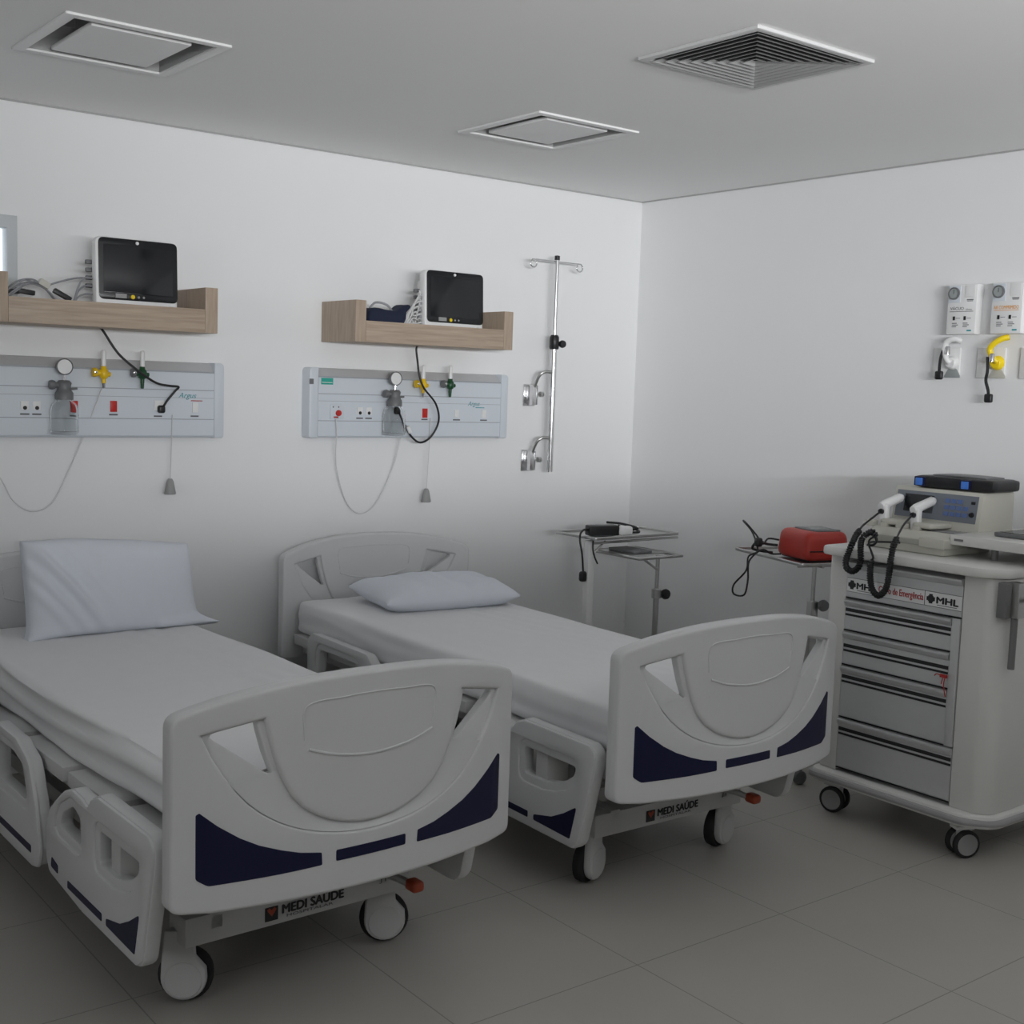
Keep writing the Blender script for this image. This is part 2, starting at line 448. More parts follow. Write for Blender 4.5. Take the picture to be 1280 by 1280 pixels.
# ------------------------------------------------------------------ ceiling fittings
def ceiling_panel(cx, cy, label):
    t = thing('ceiling_light', label, 'ceiling light', (cx, cy, H), 0, 'recessed ceiling light panels')
    a, b = 0.252, 0.263
    bm = bmesh.new()
    prism(bm, [rrect(-a, a, -b, b, 0.004, 1), [(-a + .035, -b + .035), (a - .035, -b + .035), (a - .035, b - .035), (-a + .035, b - .035)]], -0.008, 0.0, 0.002, XY)
    build('frame', bm, LIGHTP, t)
    bm = bmesh.new(); box(bm, -.221, .221, -.232, .232, .085, .095)            # recessed box above the plate
    for q in (-1, 1):
        box(bm, *sorted((q * .215, q * .221)), -.232, .232, .0, .085); box(bm, -.215, .215, *sorted((q * .226, q * .232)), .0, .085)
    build('housing', bm, RECESS, t, 0)
    bm = bmesh.new(); prism(bm, [rrect(-.155, .155, -.185, .185, 0.006, 2)], -0.006, 0.008, 0.004, XY)
    build('diffuser', bm, LIGHTP, t)
    bm = bmesh.new(); box(bm, -.10, .10, -.12, .12, 0.015, 0.086); build('spacer', bm, RECESS, t, 0)
    return t
ceiling_panel(1.437, 3.896, 'square white recessed ceiling light above the left bed')
ceiling_panel(3.157, 3.903, 'square white recessed ceiling light above the right bed, near the room corner')
t = thing('air_diffuser', 'square white louvred air diffuser with concentric slats in the ceiling', 'air vent', (2.912, 2.614, H))
bm = bmesh.new(); prism(bm, [rrect(-.262, .262, -.24, .24, .004, 1), [(-.235, -.213), (.235, -.213), (.235, .213), (-.235, .213)]], -0.012, 0.0, 0.004, XY)
build('frame', bm, VENT, t)
bm = bmesh.new(); box(bm, -.236, .236, -.214, .214, -0.004, -0.001); build('backing', bm, VENTD, t, 0)
for k in range(8):
    s0 = 1 - k * 0.122; s1 = max(0.012, s0 - 0.088); bm = bmesh.new()
    ring = lambda q, z: [bm.verts.new((x * .234 * q, y * .212 * q, z)) for x, y in ((-1, -1), (1, -1), (1, 1), (-1, 1))]
    A = ring(s0, -0.0150); B = ring(s1, -0.0042); Cc = ring(max(.006, s0 - .016), -0.0150)
    for P1, P2 in ((A, B), (A, Cc)):
        for q in range(4): bm.faces.new((P1[q], P1[(q + 1) % 4], P2[(q + 1) % 4], P2[q]))
    build('slat', bm, SLAT, t, 0)

# ------------------------------------------------------------------ hospital beds
KB = 0.2745 / 0.9
def bow(u, v, w): return Vector((u, w + KB * u * u, v))
def sym(half): return half + [(-x, z) for x, z in reversed(half) if x > 1e-6]
CUTS = [i * 0.04 for i in range(-12, 13)]
OUT = sym([(0, .906), (.06, .9055), (.12, .9035), (.18, .8995), (.24, .893), (.30, .884), (.37, .870), (.43, .853), (.485, .834), (.485, .44), (.487, .385), (.40, .377), (.2, .375), (0, .375)])
OUT = [p for i, p in enumerate(OUT) if p != (0, .375) or i < 20]
OUTF = fillet(OUT, [.05 if abs(p[0]) > .484 and (p[1] > .8 or p[1] < .4) else 0 for p in OUT], 5)
OPL = fillet([(-.408, .790), (-.294, .812), (-.288, .785), (-.274, .735), (-.252, .676)], [.010, .008, 0, 0, .006], 3)
OPR = [(-x, z) for x, z in OPL]
UO = [(-.420, .792), (-.395, .737), (-.370, .695), (-.345, .659), (-.315, .625), (-.28, .595), (-.237, .568), (-.195, .549), (-.148, .534), (-.1, .524), (-.05, .518), (0, .516)]
UI = [(-.279, .818), (-.268, .770), (-.253, .716), (-.235, .670), (-.214, .630), (-.185, .596), (-.148, .570), (-.11, .553), (-.07, .541), (-.035, .535), (0, .533)]
UO2 = UO + [(-x, z) for x, z in reversed(UO[:-1])]
UI2 = UI + [(-x, z) for x, z in reversed(UI[:-1])]
def head_end_mesh():
    bm = bmesh.new()
    prism(bm, [OUTF, OPL, OPR], -0.014, 0.014, 0.004, bow, CUTS)
    band = UO2 + list(reversed(UI2))
    for s in (-1, 1):                                               # raised frame and centre panel, both faces
        w0, w1 = (-0.026, -0.010) if s < 0 else (0.010, 0.026)
        prism(bm, [OUTF, band], w0, w1, 0.009 if s < 0 else 0.0, bow, CUTS, 3, 0.009 if s > 0 else 0.0)
        def front(u, v, d): return bow(u, v, s * d)                  # sloping swoosh band
        n = 40
        O = spline([(x, z, 0) for x, z in UO2], 3); I = spline([(x, z, 0) for x, z in UI2], 3)
        def at(L, t):
            f = t * (len(L) - 1); i = min(int(f), len(L) - 2); return L[i].lerp(L[i + 1], f - i)
        va = []; vb = []
        for i in range(n + 1):
            a = at(O, i / n); b = at(I, i / n)
            if 0.12 < i / n < 0.88:
                va.append(bm.verts.new(front(a.x, a.y, 0.024))); vb.append(bm.verts.new(front(b.x, b.y, 0.0145)))
        for i in range(len(va) - 1): bm.faces.new((va[i], va[i + 1], vb[i + 1], vb[i]))
        def bead(P, r): tube(bm, [front(p.x, p.y, 0.0265) for p in spline([(x, z, 0) for x, z in P], 6)], r, 6)
        bead([(-.175, .735), (-.10, .713), (0, .703), (.10, .713), (.175, .735)], 0.0035)
        bead([(-.185, .758), (-.180, .838), (-.08, .850), (0, .853), (.08, .850), (.180, .838), (.176, .75)], 0.0022)
    return bm
FOOTME = build('footboard', head_end_mesh(), BED)
MESH_END = FOOTME.data; bpy.data.objects.remove(FOOTME)
INL = [(-.4325, .612), (-.425, .617), (-.385, .582), (-.335, .547), (-.29, .523), (-.237, .503), (-.19, .489), (-.137, .480), (-.135, .449), (-.24, .446), (-.405, .444), (-.432, .462)]
INLF = fillet(INL, [.004, .004, 0, 0, 0, 0, 0, .004, .004, 0, .02, .012], 3)
def inlay_mesh(l):
    bm = bmesh.new(); prism(bm, [l], -0.0275, -0.02, 0.0008, bow, CUTS, 1); return bm
RAILF = fillet([(.885, .344), (.845, .41), (.75, .477), (.67, .505), (.60, .500), (.565, .488), (.54, .517), (.49, .537), (.165, .535), (.138, .510), (.140, .47), (.205, .21), (.235, .187), (.60, .19), (.855, .215), (.878, .25)],
               [.05, .06, .06, .04, .03, .02, .02, .03, .04, .03, .05, .05, .04, 0, .03, .03], 4)
RH1 = fillet([(.79, .369), (.755, .415), (.68, .452), (.628, .434), (.625, .365)], [.02, .03, .03, .02, .015], 4)
RH2 = fillet([(.49, .445), (.235, .445), (.245, .415), (.285, .388), (.335, .37), (.39, .36), (.49, .36)], [.012, .012, .03, .03, .02, 0, .012], 4)
RAILH = fillet([(.935, .25), (.975, .377), (1.03, .483), (1.14, .522), (1.34, .527), (1.40, .495), (1.45, .505), (1.50, .545), (1.95, .548), (1.985, .515), (1.985, .23), (1.95, .20), (1.0, .19), (.95, .20)],
               [.05, .06, .06, .05, .04, .04, .04, .05, .05, .04, .04, .04, .04, .03], 4)
RH3 = fillet([(1.055, .36), (1.10, .455), (1.18, .475), (1.32, .475), (1.32, .36)], [.02, .03, .03, .02, .02], 4)
RH4 = fillet([(1.545, .46), (1.60, .49), (1.89, .49), (1.90, .34), (1.62, .34)], .02, 4)
def rail_mesh(out, holes):
    bm = bmesh.new()
    f = lambda u, v, w: Vector((w, u, v))
    prism(bm, [out] + holes, -0.012, 0.026, 0.006, f)
    # raised rim along top and lower swell
    prism(bm, [inset(out, 0.004)] + [inset(h, -0.026) if sarea(h) > 0 else inset(h, 0.026) for h in holes], -0.019, -0.008, 0.007, f, None, 2, 0.0)
    return bm
RTRI = fillet([(.425, .242), (.335, .262), (.275, .291), (.215, .328), (.243, .219), (.425, .224)], .006, 3)
RBAR = fillet([(.455, .223), (.70, .226), (.70, .247), (.455, .244)], .004, 2)
RSM = fillet([(.775, .238), (.83, .243), (.825, .272), (.775, .262)], .006, 2)
HBAR = fillet([(1.0, .225), (1.62, .23), (1.62, .252), (1.0, .247)], .004, 2)
def caster(parent, x, y, ang, name='caster'):
    """twin-look hospital castor: tyre, white disc cover with stem"""
    M = Matrix.Translation((x, y, 0)) @ Matrix.Rotation(ang, 4, 'Z')     # local -y = covered face
    bm = bmesh.new(); f = lambda u, v, w: M @ Vector((u, w, v))
    o = [(0.046 * 1.26 * math.cos(a), 0.072 + 0.058 * math.sin(a)) for a in [PI * (1.0 + k / 14) for k in range(15)]] + [(.056, .10), (.03, .13), (.024, .20), (-.048, .20), (-.056, .12)]
    prism(bm, [o], -0.040, -0.012, 0.010, f)
    c = build(name, bm, BEDM, parent)
    bm = bmesh.new(); lathe(bm, [(0.0, -0.012), (.058, -0.012), (.068, -0.008), (.070, 0.006), (.070, 0.018), (.064, 0.026), (0, 0.026)], (0, 0, 0), 'Y', 32, M @ Matrix.Translation((0, 0.012, .070)))
    build('tyre', bm, RUBBER, c)
    bm = bmesh.new(); lathe(bm, [(0, 0), (.05, 0), (.046, .004), (0, .005)], (0, 0, 0), 'Y', 32, M @ Matrix.Translation((0, -0.038, .070)))
    build('hub_cap', bm, BEDM, c)
    bm = bmesh.new(); lathe(bm, [(.016, .17), (.016, .235)], M=M @ Matrix.Translation((-.012, 0, 0)), n=12)
    build('stem', bm, STEEL, c)
def make_bed(loc, yaw, label, cast_angles):
    t = thing('hospital_bed', label, 'hospital bed', loc, yaw, 'white hospital beds with navy inlays')
    fb = bpy.data.objects.new('footboard', MESH_END); COL.objects.link(fb); fb.parent = t
    build('inlay_panel', inlay_mesh(INLF), NAVY, fb, label='navy wing-shaped inlay')
    build('inlay_panel', inlay_mesh([(-x, z) for x, z in INLF]), NAVY, fb, label='navy wing-shaped inlay')
    build('inlay_panel', inlay_mesh(fillet([(-.099, .4515), (.099, .4515), (.099, .479), (-.099, .479)], .004, 2)), NAVY, fb, label='narrow navy inlay bar')
    hb = bpy.data.objects.new('headboard', MESH_END); COL.objects.link(hb); hb.parent = t
    hb.location = (0, 2.32, 0); hb.rotation_euler = (0, 0, PI)
    f = lambda u, v, w: Vector((w, u, v))
    for s in (-1, 1):
        for nm, out, holes, inl in (('foot', RAILF, [RH1, RH2], [RTRI, RBAR, RSM]), ('head', RAILH, [RH3, RH4], [HBAR])):
            r = build('side_rail', rail_mesh(out, holes), BED, t)
            r.location = (s * 0.468, 0, 0); r.scale = (1 if s < 0 else -1, 1, 1)
            for q in inl:
                bm = bmesh.new(); prism(bm, [q], -0.0205, -0.010, 0.0008, f, None, 1)
                build('rail_inlay', bm, NAVY, r, label='navy inlay')
    # deck sections
    for a, b in ((.10, .50), (.54, .86), (.90, 1.26), (1.30, 2.22)):
        bm = bmesh.new(); rbox(bm, -.432, .432, a, b, .448, .492, .008); build('deck_section', bm, BEDM, t)
    # frame under the deck
    bm = bmesh.new()
    for x in (-.36, .36): rbox(bm, x - .02, x + .02, .06, 2.24, .40, .452, .004)
    for y in (.10, .9, 1.6, 2.2): rbox(bm, -.36, .36, y - .02, y + .02, .40, .452, .004)
    for x in (-.25, .25): rbox(bm, x - .02, x + .02, .30, 2.14, .20, .25, .004)
    for y in (1.2, 2.12): rbox(bm, -.27, .27, y - .025, y + .025, .18, .25, .004)
    for x in (-.25, .25):
        for y in (.55, 1.75):
            tube(bm, [(x, y, .23), (x, y + .22, .41)], .018, 8)
    tube(bm, [(-.27, .55, .24), (.27, .55, .24)], .016, 8); tube(bm, [(-.27, 1.75, .24), (.27, 1.75, .24)], .016, 8)
    for x in (-.42, .42):
        for y in (.42, 1.72): rbox(bm, x - .045, x + .045, y - .03, y + .03, .28, .44, .004)
    build('frame', bm, BEDM, t)
    bm = bmesh.new(); rbox(bm, -.07, .07, .45, 1.25, .27, .37, .01); tube(bm, [(0, 1.25, .32), (0, 1.55, .36)], .02, 10); rbox(bm, -.38, -.30, .36, .50, .29, .40, .006); build('actuator', bm, GREYP, t)
    # foot cross bar with the maker's lettering
    bm = bmesh.new(); rbox(bm, -.335, .335, .30, .40, .168, .245, .008); cb = build('cross_bar', bm, BEDM, t)
    fy = .2985
    bm = bmesh.new(); box(bm, -.115, -.078, fy - .001, fy + .003, .184, .221); e = build('emblem', bm, INK, cb, 0)
    bm = bmesh.new(); prism(bm, [[(-.110, .214), (-.104, .220), (-.0965, .213), (-.089, .220), (-.083, .214), (-.0965, .196)]], fy - .002, fy - .0005, 0, XZ); build('emblem_heart', bm, ORANGE, cb, 0)
    text('maker_lettering', 'MEDI SAÚDE', INK, cb, (-.065, fy, .196), (1, 0, 0), (0, 0, 1), .185, .030, 0.045)
    text('maker_lettering', 'HOSPITALAR', INKG, cb, (-.052, fy, .184), (1, 0, 0), (0, 0, 1), .140, .0075, 0.01)
    text('maker_lettering', 'J1', INKG, cb, (.235, fy, .206), (1, 0, 0), (0, 0, 1), .022, .016, 0.01)
    # brake pedal
    bm = bmesh.new(); tube(bm, spline([(.22, .36, .235), (.26, .27, .232), (.285, .21, .222)], 5), .011, 8); pd = build('brake_pedal', bm, STEEL, t)
    bm = bmesh.new(); rgrid(bm, .04, .05, .032, .012, 6, 6, 4, None, Matrix.Translation((.289, .205, .222))); build('pedal_pad', bm, ORANGE, pd, label='orange pedal pad')
    for (x, y), a in zip(((-.30, .37), (.30, .37), (-.30, 2.0), (.30, 2.0)), cast_angles): caster(t, x, y, a)
    # corner bumpers behind the head end
    for s in (-1, 1):
        bm = bmesh.new(); lathe(bm, [(0, 0), (.028, .004), (.034, .02), (.028, .036), (0, .04)], (s * .45, 2.33, .29), 'Z', 16); build('bumper_wheel', bm, BEDM, t)
    return t
LBX, LBY, LYAW = 1.541, 2.512, math.radians(1.0)
RBX, RBY, RYAW = 2.901, 2.510, math.radians(-1.2)
make_bed((LBX, LBY, 0), LYAW, 'left hospital bed with white moulded ends, its footboard nearest the camera', (math.radians(-35), math.radians(-28), 0.3, -0.4))
make_bed((RBX, RBY, 0), RYAW, 'right hospital bed with white moulded ends, next to the emergency cart', (math.radians(22), math.radians(16), 0.2, 0.5))

# ------------------------------------------------------------------ mattresses and pillows
def mattress(bx, by, yaw, dx, wr, label):
    L, Wd, th = 2.185, .83, .14
    def fn(v):
        p = v.copy(); x, y, z = p
        side = max(0.0, abs(x) - Wd / 2 + .05) / .05
        n1 = noise.noise(Vector((x * 3, y * 2.2, z * 3 + wr)))
        n2 = noise.noise(Vector((x * 9 + wr, y * 2.0, 3.1)))
        if abs(x) > Wd / 2 - .02:                                   # drawn sheet: long lengthwise folds down the side
            f = math.sin((z * 95) + 3.0 * noise.noise(Vector((y * 1.6, wr, 0))) + y * 1.2)
            p.x += math.copysign(1, x) * (0.007 * wr * f + .006 * n1 * wr)
        if z > th / 2 - .01:
            p.z += .004 * n1 + .003 * n2 * max(0, 1 - abs(y) * .3)
            # creases running lengthwise near one edge
            c = math.exp(-((x - .22) / .16) ** 2) * math.exp(-((y - .1) / .75) ** 2)
            p.z += .0045 * 1.7 * c * math.sin((x * 1.0 + y * .16) * 75) * (0.5 + 0.5 * noise.noise(Vector((x * 6, y * 3, wr * 5))))
        if z < -th / 2 + .03: p.z += .006 * noise.noise(Vector((x * 2, y * 5, wr)))
        return p
    bm = bmesh.new(); rgrid(bm, Wd, L, th, .028, 60, 110, 12, fn)
    o = build('mattress', bm, SHEET, None, 60); tag(o, label, 'mattress')
    c, s = math.cos(yaw), math.sin(yaw)
    lx, ly = dx, .045 + L / 2
    o.location = (bx + c * lx - s * ly, by + s * lx + c * ly, .493 + th / 2 + .003); o.rotation_euler = (0, 0, yaw)
    return o
mattress(LBX, LBY, LYAW, .03, 1.4, 'mattress under a loose creased white sheet on the left bed')
mattress(RBX, RBY, RYAW, .0, .35, 'mattress under a smooth tight white sheet on the right bed')

def pillow_mesh(w, d, h, seed, lean=None):
    def fn(v):
        u, q = v.x / (w / 2), v.y / (d / 2)
        uu, qq = min(1, abs(u)), min(1, abs(q))
        t = max(0.0, (1 - uu ** 5)) ** .6 * max(0.0, (1 - qq ** 4.5)) ** .6
        pin = 1 - .06 * (uu ** 2) * (1 - qq ** 2) * 0
        x = v.x * (1 - .05 * (1 - uu) * 0 - .045 * qq ** 2 * 0) ; y = v.y * (1 - .10 * (1 - qq ** 2) * uu ** 4)
        x = v.x * (1 - .05 * (1 - abs(q) ** 2) * uu ** 3)
        z = (v.z / (h / 2)) * (h / 2) * (.07 + .93 * t)
        n = noise.noise(Vector((v.x * 7 + seed, v.y * 9, seed))) ; n2 = noise.noise(Vector((v.x * 18, v.y * 5 + seed, 2 * seed)))
        z += (.012 * n + .007 * n2) * (1 if v.z > 0 else .3) * (.4 + t)
        return Vector((x, y, z))
    bm = bmesh.new(); rgrid(bm, w, d, h, .002, 44, 34, 3, fn); return bm
o = build('pillow', pillow_mesh(.64, .40, .13, 1.3), PILLOW, None, 70)
tag(o, 'white pillow lying flat at the head of the right bed', 'pillow')
o.location = (3.03, 4.42, .690); o.rotation_euler = (math.radians(2), 0, math.radians(-7))
# leaning pillow with a loose draped case
def lean_fn(v):
    w, d, h = .62, .36, .15
    u, q = v.x / (w / 2), v.y / (d / 2); uu, qq = min(1, abs(u)), min(1, abs(q))
    t = max(0.0, (1 - uu ** 4)) ** .5 * max(0.0, (1 - qq ** 5)) ** .5
    z = v.z * (.22 + .78 * t)
    f = 0
    if v.z > 0:
        d1 = (v.x + .315) * .80 + (v.y - .19) * .60                   # folds falling from the upper left corner
        along = (v.x + .315) * .60 - (v.y - .19) * .80
        fade = min(1.0, max(0.0, along / .08)) * math.exp(-(max(0, along - .25) / .16) ** 2)
        for c0, wd, am in ((.0, .016, .026), (-.055, .014, .016), (-.10, .013, .014), (.062, .018, .010), (.12, .022, .006)):
            f += am * fade * math.exp(-((d1 - c0) / wd) ** 2)
        f += .007 * noise.noise(Vector((v.x * 9, v.y * 7, 4.2)))
        if q < -.75: f += .012 * (abs(q) - .75) / .25
    x = v.x + (.018 * (qq ** 2) * (1 if q < 0 else -.2) * (1 if u > 0 else .6)) * (1 if u > 0 else -1) * (uu ** 2)
    if u < -.5: x -= .02 * (q + 1) / 2 * (abs(u) - .5)
    hem = max(0.0, (-q - .62) / .38)                                 # loose case spreading where it meets the sheet
    if u > .45: x += .075 * hem ** 2 * (u - .45) / .55; z += .02 * hem ** 2
    if u < -.5: x -= .015 * hem ** 2; z += .03 * hem ** 2 * (-u - .5)
    v.y -= .045 * ((u + 1) / 2) ** 2 * (q + 1) / 2
    return Vector((x, v.y + .006 * noise.noise(Vector((v.x * 6, 1, v.z * 9))), z + f))
bm = bmesh.new(); rgrid(bm, .62, .36, .15, .004, 70, 50, 4, lean_fn)
o = build('pillow', bm, PILLOW, None, 70)
tag(o, 'pillow in a loose white case propped upright against the head of the left bed', 'pillow')
o.location = (1.640, 4.530, .802); o.rotation_euler = (math.radians(77), 0, math.radians(1))

# ------------------------------------------------------------------ wall shelves
def wall_shelf(x, label):
    t = thing('wall_shelf', label, 'shelf', (x, YB, 1.762), 0, 'pale wood shelves over the beds')
    Lh, D = .853, .30; x0, x1 = -Lh / 2, Lh / 2
    bm = bmesh.new(); rbox(bm, x0 + .052, x1 - .052, -D + .02, -.001, 0.0, .03, .0015); build('shelf_board', bm, WOOD, t)
    bm = bmesh.new(); rbox(bm, x0 + .0525, x1 - .0525, -D, -D + .02, 0.0, .092, .0015); build('front_board', bm, WOOD, t)
    for s in (-1, 1):
        xa, xb = (x0, x0 + .052) if s < 0 else (x1 - .052, x1)
        bm = bmesh.new(); rbox(bm, xa, xb, -D, -.001, 0.0, .178, .0015); build('end_panel', bm, WOODV, t)
    return t
wall_shelf(1.683, 'pale wood wall shelf over the left bed, cut by the picture edge')
wall_shelf(3.168, 'pale wood wall shelf over the right bed, nearer the room corner')

# ------------------------------------------------------------------ patient monitors
def monitor(x, y, w, label, tilt=-.05):
    t = thing('patient_monitor', label, 'medical monitor', (x, y, 1.7935), 0, 'patient monitors on the wall shelves')
    h = .312; M = Matrix.Rotation(tilt, 4, 'X')
    f = lambda u, v, wv: M @ Vector((u, wv, v))
    bm = bmesh.new(); prism(bm, [rrect(-w / 2, w / 2, 0, h, .03, 5)], -.055, -.008, .012, f)
    prism(bm, [rrect(-w / 2 + .03, w / 2 - .03, 0, h - .04, .02, 4)], -.01, .055, .008, f); build('housing', bm, WHITE, t)
    b = build_p = None
    bm = bmesh.new(); prism(bm, [rrect(-w / 2 + .012, w / 2 - .002, .075, h - .004, .022, 5)], -.059, -.053, .003, f); b = build('bezel', bm, BEZEL, t)
    bm = bmesh.new(); prism(bm, [rrect(-w / 2 + .03, w / 2 - .022, .10, h - .03, .004, 2)], -.0602, -.058, .0005, f); build('screen', bm, SCREEN, b)
    bm = bmesh.new(); lathe(bm, [(0, 0), (.007, 0), (.006, .003), (0, .004)], (0, -.059, h - .017), 'Y', 16, M); build('sensor_button', bm, WHITE, b)
    bm = bmesh.new(); box(bm, -w / 2 + .075, -w / 2 + .118, -.0603, -.059, .082, .099, M); build('model_label', bm, GREYP, b, 0)
    bm = bmesh.new(); lathe(bm, [(0, 0), (.0085, 0), (.007, .0022), (0, .0028)], (-w / 2 + .143, -.059, .089), 'Y', 16, M); build('alarm_button', bm, YELW, b, label='yellow alarm button')
    for k in (.166, .186):
        bm = bmesh.new(); lathe(bm, [(0, 0), (.005, 0), (.004, .0015), (0, .002)], (-w / 2 + k, -.059, .089), 'Y', 12, M); build('button', bm, GREYP, b)
    bm = bmesh.new(); lathe(bm, [(0, 0), (.016, 0), (.015, .008), (0, .01)], (w / 2 - .028, -.055, .05), 'Y', 20, M); build('dial', bm, WHITE, t)
    bm = bmesh.new()
    for k, z in enumerate((.09, .12, .15, .18)): rbox(bm, -w / 2 - .016, -w / 2 + .032, -.004, .014, z + .03, z + .046, .003, 2, M)
    build('connector_ports', bm, MIDG, t)
    return t
MON1 = monitor(1.808, 4.765, .326, 'white patient monitor with dark screen on the left shelf')
MON2 = monitor(3.302, 4.765, .330, 'white patient monitor with dark screen on the right shelf')

# coiled leads on the left shelf
def wire(bm, pts, r, n=6, s=6): tube(bm, spline(pts, s), r, n)
t = thing('cable_bundle', 'grey coiled monitor leads lying left of the monitor on the left shelf', 'cables', (1.50, 4.77, 1.7925))
bm = bmesh.new()
Z0 = .075
wire(bm, [(.145, -.02, .155), (.08, -.02, .150), (.0, -.03, .125), (-.03, -.03, .11)], .0035)
for k in range(5):
    o = random.uniform(-.02, .02)
    wire(bm, [(-.19 + o, -.04 + o, .035 + .01 * k), (-.15, -.07 + o, .085 + .008 * k), (-.09 + o, -.06, .115 + .004 * k), (-.04, -.05, .10), (.0, -.05 + o, .06), (.05, -.05, .03), (.07, .02, .02), (-.05, .05, .02 + .006 * k), (-.16, .04, .03)], .0034)
for k in range(4):
    wire(bm, [(.145, -.02, .065 + .03 * k), (.11, -.03, .062 + .03 * k), (.075, -.04 - .01 * k, .05 + .022 * k), (.06, -.05, .02 + .01 * k), (.03, -.06, .01)], .0036)
build('lead', bm, CABLEG, t, 60)
bm = bmesh.new()
for dx, dz, a in ((-.115, .085, .2), (.02, .082, .8), (-.17, .082, -.1)):
    rbox(bm, -.035, .035, -.012, .012, -.009, .009, .004, 2, Matrix.Translation((dx, -.055, dz)) @ Matrix.Rotation(a * .6, 4, 'Y'))
build('connector', bm, BLACK, t)
bm = bmesh.new(); rbox(bm, -.02, .02, -.016, .016, -.012, .012, .004, 2, Matrix.Translation((-.045, -.05, .118)) @ Matrix.Rotation(.5, 4, 'Y')); build('cable_tie', bm, BEIGE, t)
# cuff and leads on the right shelf
t = thing('pressure_cuff', 'navy cloth blood pressure cuff lying on the right shelf', 'cuff', (2.90, 4.77, 1.7925))
def cuff(v): return Vector((v.x, v.y, v.z + .012 * noise.noise(Vector((v.x * 20, v.y * 20, 1))) + (.04 * max(0, v.x - .05) / .05)))
bm = bmesh.new(); rgrid(bm, .20, .10, .085, .022, 18, 10, 6, cuff, Matrix.Translation((.02, -.05, .075))); build('cuff_body', bm, CLOTHB, t, 70)
bm = bmesh.new(); rgrid(bm, .05, .09, .018, .007, 5, 6, 2, None, Matrix.Translation((.118, -.05, .124)) @ Matrix.Rotation(-.8, 4, 'Y')); build('cuff_flap', bm, CLOTHB, t, 70)
bm = bmesh.new(); wire(bm, [(-.06, -.07, .12), (-.03, -.07, .145), (.02, -.08, .138), (.05, -.08, .11)], .005); build('cuff_hose', bm, CABLEG, t)
t = thing('cable_bundle', 'white monitor leads bunched beside the monitor on the right shelf', 'cables', (3.08, 4.77, 1.7925))
bm = bmesh.new()
for k in range(9):
    z = .05 + .019 * k; o = random.uniform(-.012, .012)
    wire(bm, [(.068, -.02, z), (.045, -.03 + o, z + .004), (.02 + o, -.05, z * .95), (-.01 + o, -.06, .04 + z * .55), (-.05 + 2 * o, -.07, .02 + z * .3), (-.08, -.06, .015 + .003 * k)], .0045)
wire(bm, [(.05, -.02, .22), (.045, -.03, .16), (.02, -.04, .09), (.01, -.05, .03)], .004)
build('lead', bm, CABLEW, t, 60)
bm = bmesh.new()
for k in range(5): rbox(bm, .045, .072, -.034, -.012, .066 + .029 * k, .078 + .029 * k, .003)
build('connector', bm, CABLEG, t)

